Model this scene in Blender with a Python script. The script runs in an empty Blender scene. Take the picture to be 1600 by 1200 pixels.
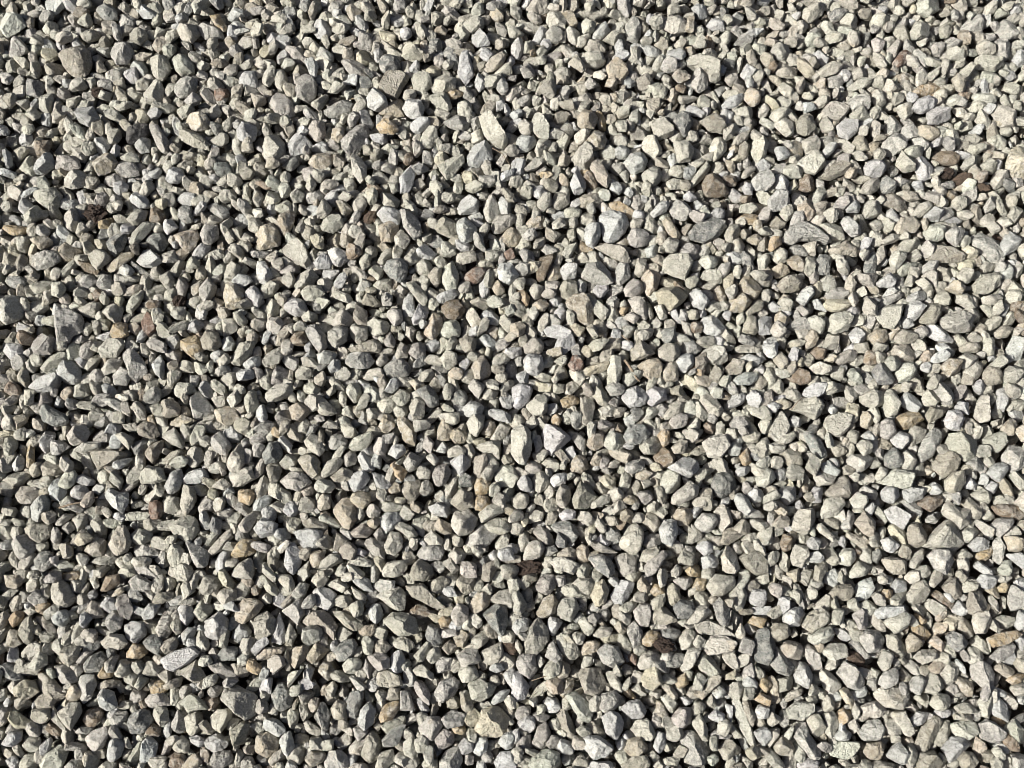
import bpy, math, random
import numpy as np

S = bpy.context.scene
# ------------------------------------------------------------------ camera, sky, sun, exposure
TILT, DIST, LENS = math.radians(13.0), 1.96, 34.0
cam_data = bpy.data.cameras.new('camera')
cam_data.lens, cam_data.sensor_width = LENS, 36.0
cam_data.clip_start, cam_data.clip_end = 0.01, 500.0
cam = bpy.data.objects.new('camera', cam_data)
S.collection.objects.link(cam)
cam.location = (0, -DIST * math.sin(TILT), DIST * math.cos(TILT))
cam.rotation_euler = (TILT, 0, 0)
S.camera = cam

SUN_AZ, SUN_EL = math.radians(195.0), math.radians(38.5)      # direction towards the sun, from +x anticlockwise
world = bpy.data.worlds.new('World')
S.world = world
world.use_nodes = True
wn = world.node_tree
bg = wn.nodes['Background']
sky = wn.nodes.new('ShaderNodeTexSky')
sky.sky_type = 'NISHITA'
sky.sun_disc = False
sky.sun_elevation = SUN_EL
sky.sun_rotation = math.pi / 2 - SUN_AZ
sky.air_density, sky.dust_density, sky.ozone_density = 0.6, 5.0, 0.3
wn.links.new(sky.outputs[0], bg.inputs[0])
bg.inputs[1].default_value = 0.05
sun_data = bpy.data.lights.new('sun', 'SUN')
sun_data.energy, sun_data.angle, sun_data.color = 5.0, math.radians(0.5), (1.0, 0.972, 0.908)
sun = bpy.data.objects.new('sun', sun_data)
S.collection.objects.link(sun)
sun.location = (-3, 0, 3)
sun.rotation_euler = (math.pi / 2 - SUN_EL, 0, SUN_AZ + math.pi / 2)
S.view_settings.view_transform = 'Standard'
S.view_settings.look = 'None'
S.view_settings.exposure = 0.78
S.view_settings.gamma = 1.0
S.cycles.max_bounces = 6
S.cycles.diffuse_bounces = 1
S.cycles.filter_width = 0.6

rng = np.random.default_rng(20)
random.seed(20)
ct, st = math.cos(TILT), math.sin(TILT)

def ground_at(px, py, z=0.0):
    """Photograph pixel (1600x1200) to the point of the horizontal plane at height z."""
    u = (np.asarray(px, float) / 1600 - 0.5) * 36 / LENS
    v = (0.5 - np.asarray(py, float) / 1200) * 27 / LENS
    dx, dy, dz = u, v * ct + st, v * st - ct
    t = (z - cam.location.z) / dz
    return np.stack([cam.location.x + dx * t, cam.location.y + dy * t], -1)

# ------------------------------------------------------------------ materials
def nodes_of(name):
    m = bpy.data.materials.new(name)
    m.use_nodes = True
    t = m.node_tree
    return m, t, t.nodes['Principled BSDF']

def stone_material():
    m, t, b = nodes_of('crushed_limestone')
    N, L = t.nodes.new, t.links.new
    att = N('ShaderNodeAttribute'); att.attribute_name = 'tone'
    mot = N('ShaderNodeAttribute'); mot.attribute_name = 'mottle'
    geo = N('ShaderNodeNewGeometry')
    off = N('ShaderNodeVectorMath'); off.operation = 'SCALE'
    off.inputs[0].default_value = (31.0, 17.0, 23.0)
    L(att.outputs['Alpha'], off.inputs['Scale'])
    add = N('ShaderNodeVectorMath'); add.operation = 'ADD'
    L(geo.outputs['Position'], add.inputs[0]); L(off.outputs[0], add.inputs[1])
    P = add.outputs[0]

    def noise(scale, detail, rough, dist=0.0):
        n = N('ShaderNodeTexNoise')
        n.inputs['Scale'].default_value = scale
        n.inputs['Detail'].default_value = detail
        n.inputs['Roughness'].default_value = rough
        n.inputs['Distortion'].default_value = dist
        L(P, n.inputs['Vector'])
        return n.outputs[0]

    def ramp(src, a, b_, ca=(0, 0, 0, 1), cb=(1, 1, 1, 1)):
        r = N('ShaderNodeValToRGB')
        r.color_ramp.elements[0].position, r.color_ramp.elements[0].color = a, ca
        r.color_ramp.elements[1].position, r.color_ramp.elements[1].color = b_, cb
        L(src, r.inputs[0])
        return r.outputs[0]

    def mix(kind, fac, a, c):
        x = N('ShaderNodeMix'); x.data_type = 'RGBA'; x.blend_type = kind
        for sock, val in ((x.inputs[0], fac), (x.inputs[6], a), (x.inputs[7], c)):
            if hasattr(val, 'is_output'):
                L(val, sock)
            elif isinstance(val, (int, float)):
                sock.default_value = val
            else:
                sock.default_value = val
        return x.outputs[2]

    def math_(op, a, c):
        x = N('ShaderNodeMath'); x.operation = op
        for k, val in ((0, a), (1, c)):
            if hasattr(val, 'is_output'):
                L(val, x.inputs[k])
            else:
                x.inputs[k].default_value = val
        return x.outputs[0]

    # broad value drift inside one stone, pale lime dust lying in patches, fine dark grains with painted micro-shadows
    broad = ramp(noise(38, 3, 0.6), 0.28, 0.72, (0.74, 0.735, 0.72, 1), (1.16, 1.16, 1.16, 1))
    c1 = mix('MULTIPLY', 1.0, att.outputs['Color'], broad)
    dustmask = ramp(noise(75, 6, 0.68, 0.6), 0.44, 0.60)
    dust = math_('MULTIPLY', dustmask, mot.outputs['Fac'])
    c2 = mix('MIX', dust, c1, (0.385, 0.372, 0.335, 1))
    grain_shadow = ramp(noise(240, 4, 0.66), 0.30, 0.58, (0.38, 0.37, 0.35, 1), (1.12, 1.12, 1.12, 1))
    c3 = mix('MULTIPLY', 0.55, c2, grain_shadow)
    warm = ramp(noise(22, 4, 0.6), 0.62, 0.74)
    warm = math_('MULTIPLY', warm, 0.30)
    c4 = mix('MULTIPLY', warm, c3, (0.92, 0.74, 0.52, 1))
    L(c4, b.inputs['Base Color'])
    b.inputs['Roughness'].default_value = 0.88
    b.inputs['Specular IOR Level'].default_value = 0.25
    # pitted, chipped surface
    h1 = noise(100, 3, 0.62, 0.2)
    h2 = noise(420, 3, 0.6)
    hh = math_('ADD', math_('MULTIPLY', h1, 1.0), math_('MULTIPLY', h2, 0.16))
    bump = N('ShaderNodeBump')
    bump.inputs['Strength'].default_value = 1.0
    bump.inputs['Distance'].default_value = 0.0085
    L(hh, bump.inputs['Height'])
    L(bump.outputs[0], b.inputs['Normal'])
    return m

def plain_material(name, dark, light, scale, rough=0.95, bump=0.004):
    m, t, b = nodes_of(name)
    N, L = t.nodes.new, t.links.new
    tc = N('ShaderNodeTexCoord')
    n = N('ShaderNodeTexNoise')
    n.inputs['Scale'].default_value = scale
    n.inputs['Detail'].default_value = 6
    n.inputs['Roughness'].default_value = 0.7
    L(tc.outputs['Object'], n.inputs['Vector'])
    r = N('ShaderNodeValToRGB')
    r.color_ramp.elements[0].position, r.color_ramp.elements[0].color = 0.35, (*dark, 1)
    r.color_ramp.elements[1].position, r.color_ramp.elements[1].color = 0.68, (*light, 1)
    L(n.outputs[0], r.inputs[0]); L(r.outputs[0], b.inputs['Base Color'])
    b.inputs['Roughness'].default_value = rough
    bp = N('ShaderNodeBump')
    bp.inputs['Strength'].default_value = 0.8
    bp.inputs['Distance'].default_value = bump
    L(n.outputs[0], bp.inputs['Height']); L(bp.outputs[0], b.inputs['Normal'])
    return m

M_STONE = stone_material()
M_SOIL = plain_material('dark_soil', (0.012, 0.008, 0.006), (0.06, 0.038, 0.026), 220)
M_BARK = plain_material('brown_bark', (0.04, 0.029, 0.021), (0.125, 0.088, 0.062), 160)
M_TWIG = plain_material('dry_twig', (0.10, 0.075, 0.05), (0.26, 0.21, 0.15), 300, 0.9, 0.001)
M_GROUND = plain_material('gravel_bed', (0.07, 0.06, 0.048), (0.24, 0.21, 0.17), 60, 0.95, 0.02)

# tone letter: linear base colour (greys and taupe partly painted-in shade), spread, dust patches
TONES = {
    'c': ((0.334, 0.325, 0.280), 0.09, 0.25), 'y': ((0.352, 0.330, 0.258), 0.08, 0.20),
    'w': ((0.358, 0.362, 0.350), 0.06, 0.12), 'e': ((0.358, 0.360, 0.314), 0.06, 0.12),
    'g': ((0.250, 0.246, 0.228), 0.14, 0.80), 'd': ((0.155, 0.160, 0.152), 0.16, 0.55),
    'k': ((0.045, 0.045, 0.046), 0.10, 0.15), 'v': ((0.268, 0.251, 0.208), 0.12, 0.35),
    't': ((0.300, 0.266, 0.208), 0.12, 0.55), 'o': ((0.295, 0.235, 0.150), 0.10, 0.45),
    'b': ((0.175, 0.140, 0.102), 0.12, 0.40), 'r': ((0.180, 0.124, 0.096), 0.10, 0.40),
    'm': ((0.282, 0.268, 0.245), 0.12, 0.45)}

def tone_of(letter):
    c, s, mo = TONES[letter]
    c = np.array(c) * (1 + s * rng.normal()) * (1 + 0.010 * rng.normal(size=3))
    return np.clip(c, 0.01, 0.8), float(np.clip(mo * rng.uniform(0.6, 1.4), 0, 1))

# ------------------------------------------------------------------ stone shapes
def geodesic(f):
    """Icosphere of frequency f: 10 f^2 + 2 points."""
    g = (1 + 5 ** 0.5) / 2
    iv = np.array([(-1, g, 0), (1, g, 0), (-1, -g, 0), (1, -g, 0), (0, -1, g), (0, 1, g), (0, -1, -g), (0, 1, -g),
                   (g, 0, -1), (g, 0, 1), (-g, 0, -1), (-g, 0, 1)], float)
    it = [(0, 11, 5), (0, 5, 1), (0, 1, 7), (0, 7, 10), (0, 10, 11), (1, 5, 9), (5, 11, 4), (11, 10, 2), (10, 7, 6), (7, 1, 8),
          (3, 9, 4), (3, 4, 2), (3, 2, 6), (3, 6, 8), (3, 8, 9), (4, 9, 5), (2, 4, 11), (6, 2, 10), (8, 6, 7), (9, 8, 1)]
    key, vs, fs = {}, [], []
    def vid(p):
        k = tuple(np.round(p, 6))
        if k not in key:
            key[k] = len(vs); vs.append(p)
        return key[k]
    for a, b, c in it:
        A, B, C = iv[a], iv[b], iv[c]
        row = [[vid((A * (f - i - j) + B * i + C * j) / f) for j in range(f - i + 1)] for i in range(f + 1)]
        for i in range(f):
            for j in range(f - i):
                fs.append((row[i][j], row[i + 1][j], row[i][j + 1]))
                if j < f - i - 1:
                    fs.append((row[i + 1][j], row[i + 1][j + 1], row[i][j + 1]))
    V = np.array(vs)
    return V / np.linalg.norm(V, axis=1, keepdims=True), np.array(fs, np.int32)

BALLS = {f: geodesic(f) for f in (2, 3, 5, 9, 11, 18)}

def vnoise(P, seed):
    """Smooth value noise in -1..1 at points P (n x 3)."""
    i = np.floor(P).astype(np.int64)
    f = P - i
    f = f * f * (3 - 2 * f)
    out = 0.0
    for dx in (0, 1):
        for dy in (0, 1):
            for dz in (0, 1):
                h = (i[:, 0] + dx) * 374761393 + (i[:, 1] + dy) * 668265263 + (i[:, 2] + dz) * 2147483647 + seed * 974634777
                h = (h ^ (h >> 13)) * 1274126177 & 0x7fffffff
                h = ((h ^ (h >> 16)) & 0xffff) / 32767.5 - 1
                w = (f[:, 0] if dx else 1 - f[:, 0]) * (f[:, 1] if dy else 1 - f[:, 1]) * (f[:, 2] if dz else 1 - f[:, 2])
                out = out + h * w
    return out

def hull2(P):
    P = sorted(map(tuple, P))
    def half(pts):
        h = []
        for p in pts:
            while len(h) > 1 and (h[-1][0] - h[-2][0]) * (p[1] - h[-2][1]) - (h[-1][1] - h[-2][1]) * (p[0] - h[-2][0]) <= 0:
                h.pop()
            h.append(p)
        return h
    return np.array(half(P)[:-1] + half(P[::-1])[:-1])

R = lambda a, b: rng.uniform(a, b)

def stone_points(poly, kind, f, pale=False):
    """Points of a broken stone whose outline from above is POLY (centred on the origin); its waist lies at z = 0."""
    H = hull2(poly)
    cov = np.cov(poly.T)
    ev, ax = np.linalg.eigh(cov)
    minor = np.ptp(poly @ ax[:, 0]); major = np.ptp(poly @ ax[:, 1])
    k = {'a': R(0.42, 0.62), 'r': R(0.40, 0.52), 'f': R(0.20, 0.28), 's': R(0.26, 0.38), 'p': R(0.50, 0.66)}[kind]
    top = minor * k
    bot = minor * R(0.30, 0.42)
    n, d = [], []
    def plane(v, dist):
        v = np.asarray(v, float); n.append(v / np.linalg.norm(v)); d.append(max(dist, 1e-4))
    for a, b in zip(H, np.roll(H, -1, 0)):
        e = b - a
        nx, ny = e[1], -e[0]
        l = math.hypot(nx, ny)
        if l < 1e-6:
            continue
        nx, ny = nx / l, ny / l
        de = max(a[0] * nx + a[1] * ny, minor * 0.12)
        up = (R(2, 24) if rng.random() < 0.5 else R(28, 58)) if kind != 'r' else R(14, 44)
        if kind == 'f':
            up = R(2, 30)
        for t in (math.radians(up), -math.radians(R(10, 45))):
            plane((nx * math.cos(t), ny * math.cos(t), math.sin(t)), de * math.cos(t))
    count = {'a': rng.integers(1, 4), 'r': 3, 'f': 1, 's': 1, 'p': 3}[kind]
    tilt = {'a': (6, 30), 'r': (12, 32), 'f': (1, 11), 's': (3, 20), 'p': (30, 50)}[kind]
    if kind == 'a' and rng.random() < 0.58:
        count, tilt = int(rng.integers(2, 5)), (18, 46)
    f0 = R(0, 6.28)
    for q in range(count):
        a = math.radians(R(*tilt)); p = f0 + q * 6.28 / count + R(-0.6, 0.6)
        push = 0.0
        if pale:            # a pale stone shows a broad, level or sunward break; its other faces only trim the rim
            if q == 0:
                a, p = math.radians(R(2, 24)), SUN_AZ + R(-1.1, 1.1)
            else:
                push = R(0.10, 0.30) * minor
        v = np.array((math.sin(a) * math.cos(p), math.sin(a) * math.sin(p), math.cos(a)))
        anchor = np.array((R(-.2, .2) * minor + push * math.cos(p), R(-.2, .2) * minor + push * math.sin(p), top))
        plane(v, max(v @ anchor, minor * 0.1))
    plane((R(-.2, .2), R(-.2, .2), -1), bot)
    D = BALLS[f][0]
    sc = np.array((major, minor, (top + bot)))
    B3 = np.eye(3); B3[:2, 0] = ax[:, 1]; B3[:2, 1] = ax[:, 0]
    D = (D * sc) @ B3.T
    D = D / np.linalg.norm(D, axis=1, keepdims=True)
    pw = {'a': 90.0, 'r': 55.0, 'f': 90.0, 's': 80.0, 'p': 90.0}[kind]
    def radius():
        Q = np.maximum(D @ np.array(n).T / np.array(d), 1e-6)
        mx = Q.max(1, keepdims=True)
        return 1 / (mx[:, 0] * ((Q / mx) ** pw).sum(1) ** (1 / pw))
    r = radius()
    V = D * r[:, None]
    for _ in range({'a': 4, 'r': 7, 'f': 3, 's': 3, 'p': 3}[kind]):
        v = rng.normal(size=3); v[2] = abs(v[2]) * 0.8; v /= np.linalg.norm(v)
        s = (V @ v).max()
        plane(v, s * R(0.82 if f == 18 else 0.70, 0.95))
    r = radius()
    V = D * r[:, None]
    for _ in range(12 if kind == 'r' else 4):
        v = rng.normal(size=3); v[2] = v[2] * 0.7 + 0.25; v /= np.linalg.norm(v)
        plane(v, (V @ v).max() * R(0.88, 0.985))
    r = radius()
    sd = int(rng.integers(1, 1 << 20))
    U = D * r[:, None] / minor
    amp = {'a': 1.0, 'r': 0.9, 'f': 0.7, 's': 1.0, 'p': 1.0}[kind]
    n2 = vnoise(U * 4.2 + 3.1, sd + 1)
    dr = 0.030 * vnoise(U * 2.1 + 7.3, sd) + 0.034 * n2 + 0.030 * vnoise(U * 8.3, sd + 2) + 0.022 * vnoise(U * 16, sd + 5)
    r = r * (1 + amp * dr)
    if kind == 's' or (kind in 'af' and rng.random() < 0.3):
        axis = rng.normal(size=3); axis[2] *= 0.4; axis /= np.linalg.norm(axis)
        w = U @ axis * (5 if kind == 's' else 6) + 1.0 * vnoise(U * 2.0, sd + 3)
        r = r * (1 + (0.042 if kind == 's' else 0.020) * (np.abs((w % 1) * 2 - 1) - 0.5))
    V = D * r[:, None] * 1.03
    # hollows of the outline
    phi = np.arctan2(D[:, 1], D[:, 0])
    def reach(Q):
        best = np.zeros(len(phi))
        cx, cy = np.cos(phi), np.sin(phi)
        for a, b in zip(Q, np.roll(Q, -1, 0)):
            ex, ey = b - a
            den = cx * ey - cy * ex
            den = np.where(np.abs(den) < 1e-9, 1e-9, den)
            tt = (a[0] * ey - a[1] * ex) / den
            uu = (a[0] * cy - a[1] * cx) / den
            best = np.where((tt > 0) & (uu >= -1e-6) & (uu <= 1 + 1e-6), np.maximum(best, tt), best)
        return best
    if len(H) < len(poly):
        ratio = np.clip(reach(poly) / np.maximum(reach(H), 1e-9), 0.62, 1.0)
        V[:, :2] *= ratio[:, None]
    return V

def make_mesh(name, V, F, tone, mott):
    """tone: (n,4) or one colour; mott: (n,) or one value."""
    me = bpy.data.meshes.new(name)
    nv, nf = len(V), len(F)
    me.vertices.add(nv); me.vertices.foreach_set('co', np.ascontiguousarray(V, np.float32).ravel())
    me.loops.add(nf * 3); me.loops.foreach_set('vertex_index', np.ascontiguousarray(F, np.int32).ravel())
    me.polygons.add(nf); me.polygons.foreach_set('loop_start', np.arange(0, nf * 3, 3, dtype=np.int32))
    me.polygons.foreach_set('use_smooth', np.ones(nf, bool))
    me.update(calc_edges=True)
    if tone is not None:
        a = me.attributes.new('tone', 'FLOAT_COLOR', 'POINT')
        a.data.foreach_set('color', np.ascontiguousarray(np.broadcast_to(tone, (nv, 4)), np.float32).ravel())
        b = me.attributes.new('mottle', 'FLOAT', 'POINT')
        b.data.foreach_set('value', np.ascontiguousarray(np.broadcast_to(mott, (nv,)), np.float32))
    me.set_sharp_from_angle(angle=math.radians(19))
    return me

def link(name, me, mat, loc=(0, 0, 0), **props):
    o = bpy.data.objects.new(name, me)
    me.materials.append(mat)
    o.location = loc
    for k, v in props.items():
        o[k] = v
    S.collection.objects.link(o)
    return o

# ------------------------------------------------------------------ ground
gm = bpy.data.meshes.new('ground')
gm.from_pydata([(-40, -40, 0), (40, -40, 0), (40, 40, 0), (-40, 40, 0)], [], [(0, 1, 2, 3)])
link('ground', gm, M_GROUND, (0, 0, -0.058), kind='structure')

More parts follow.
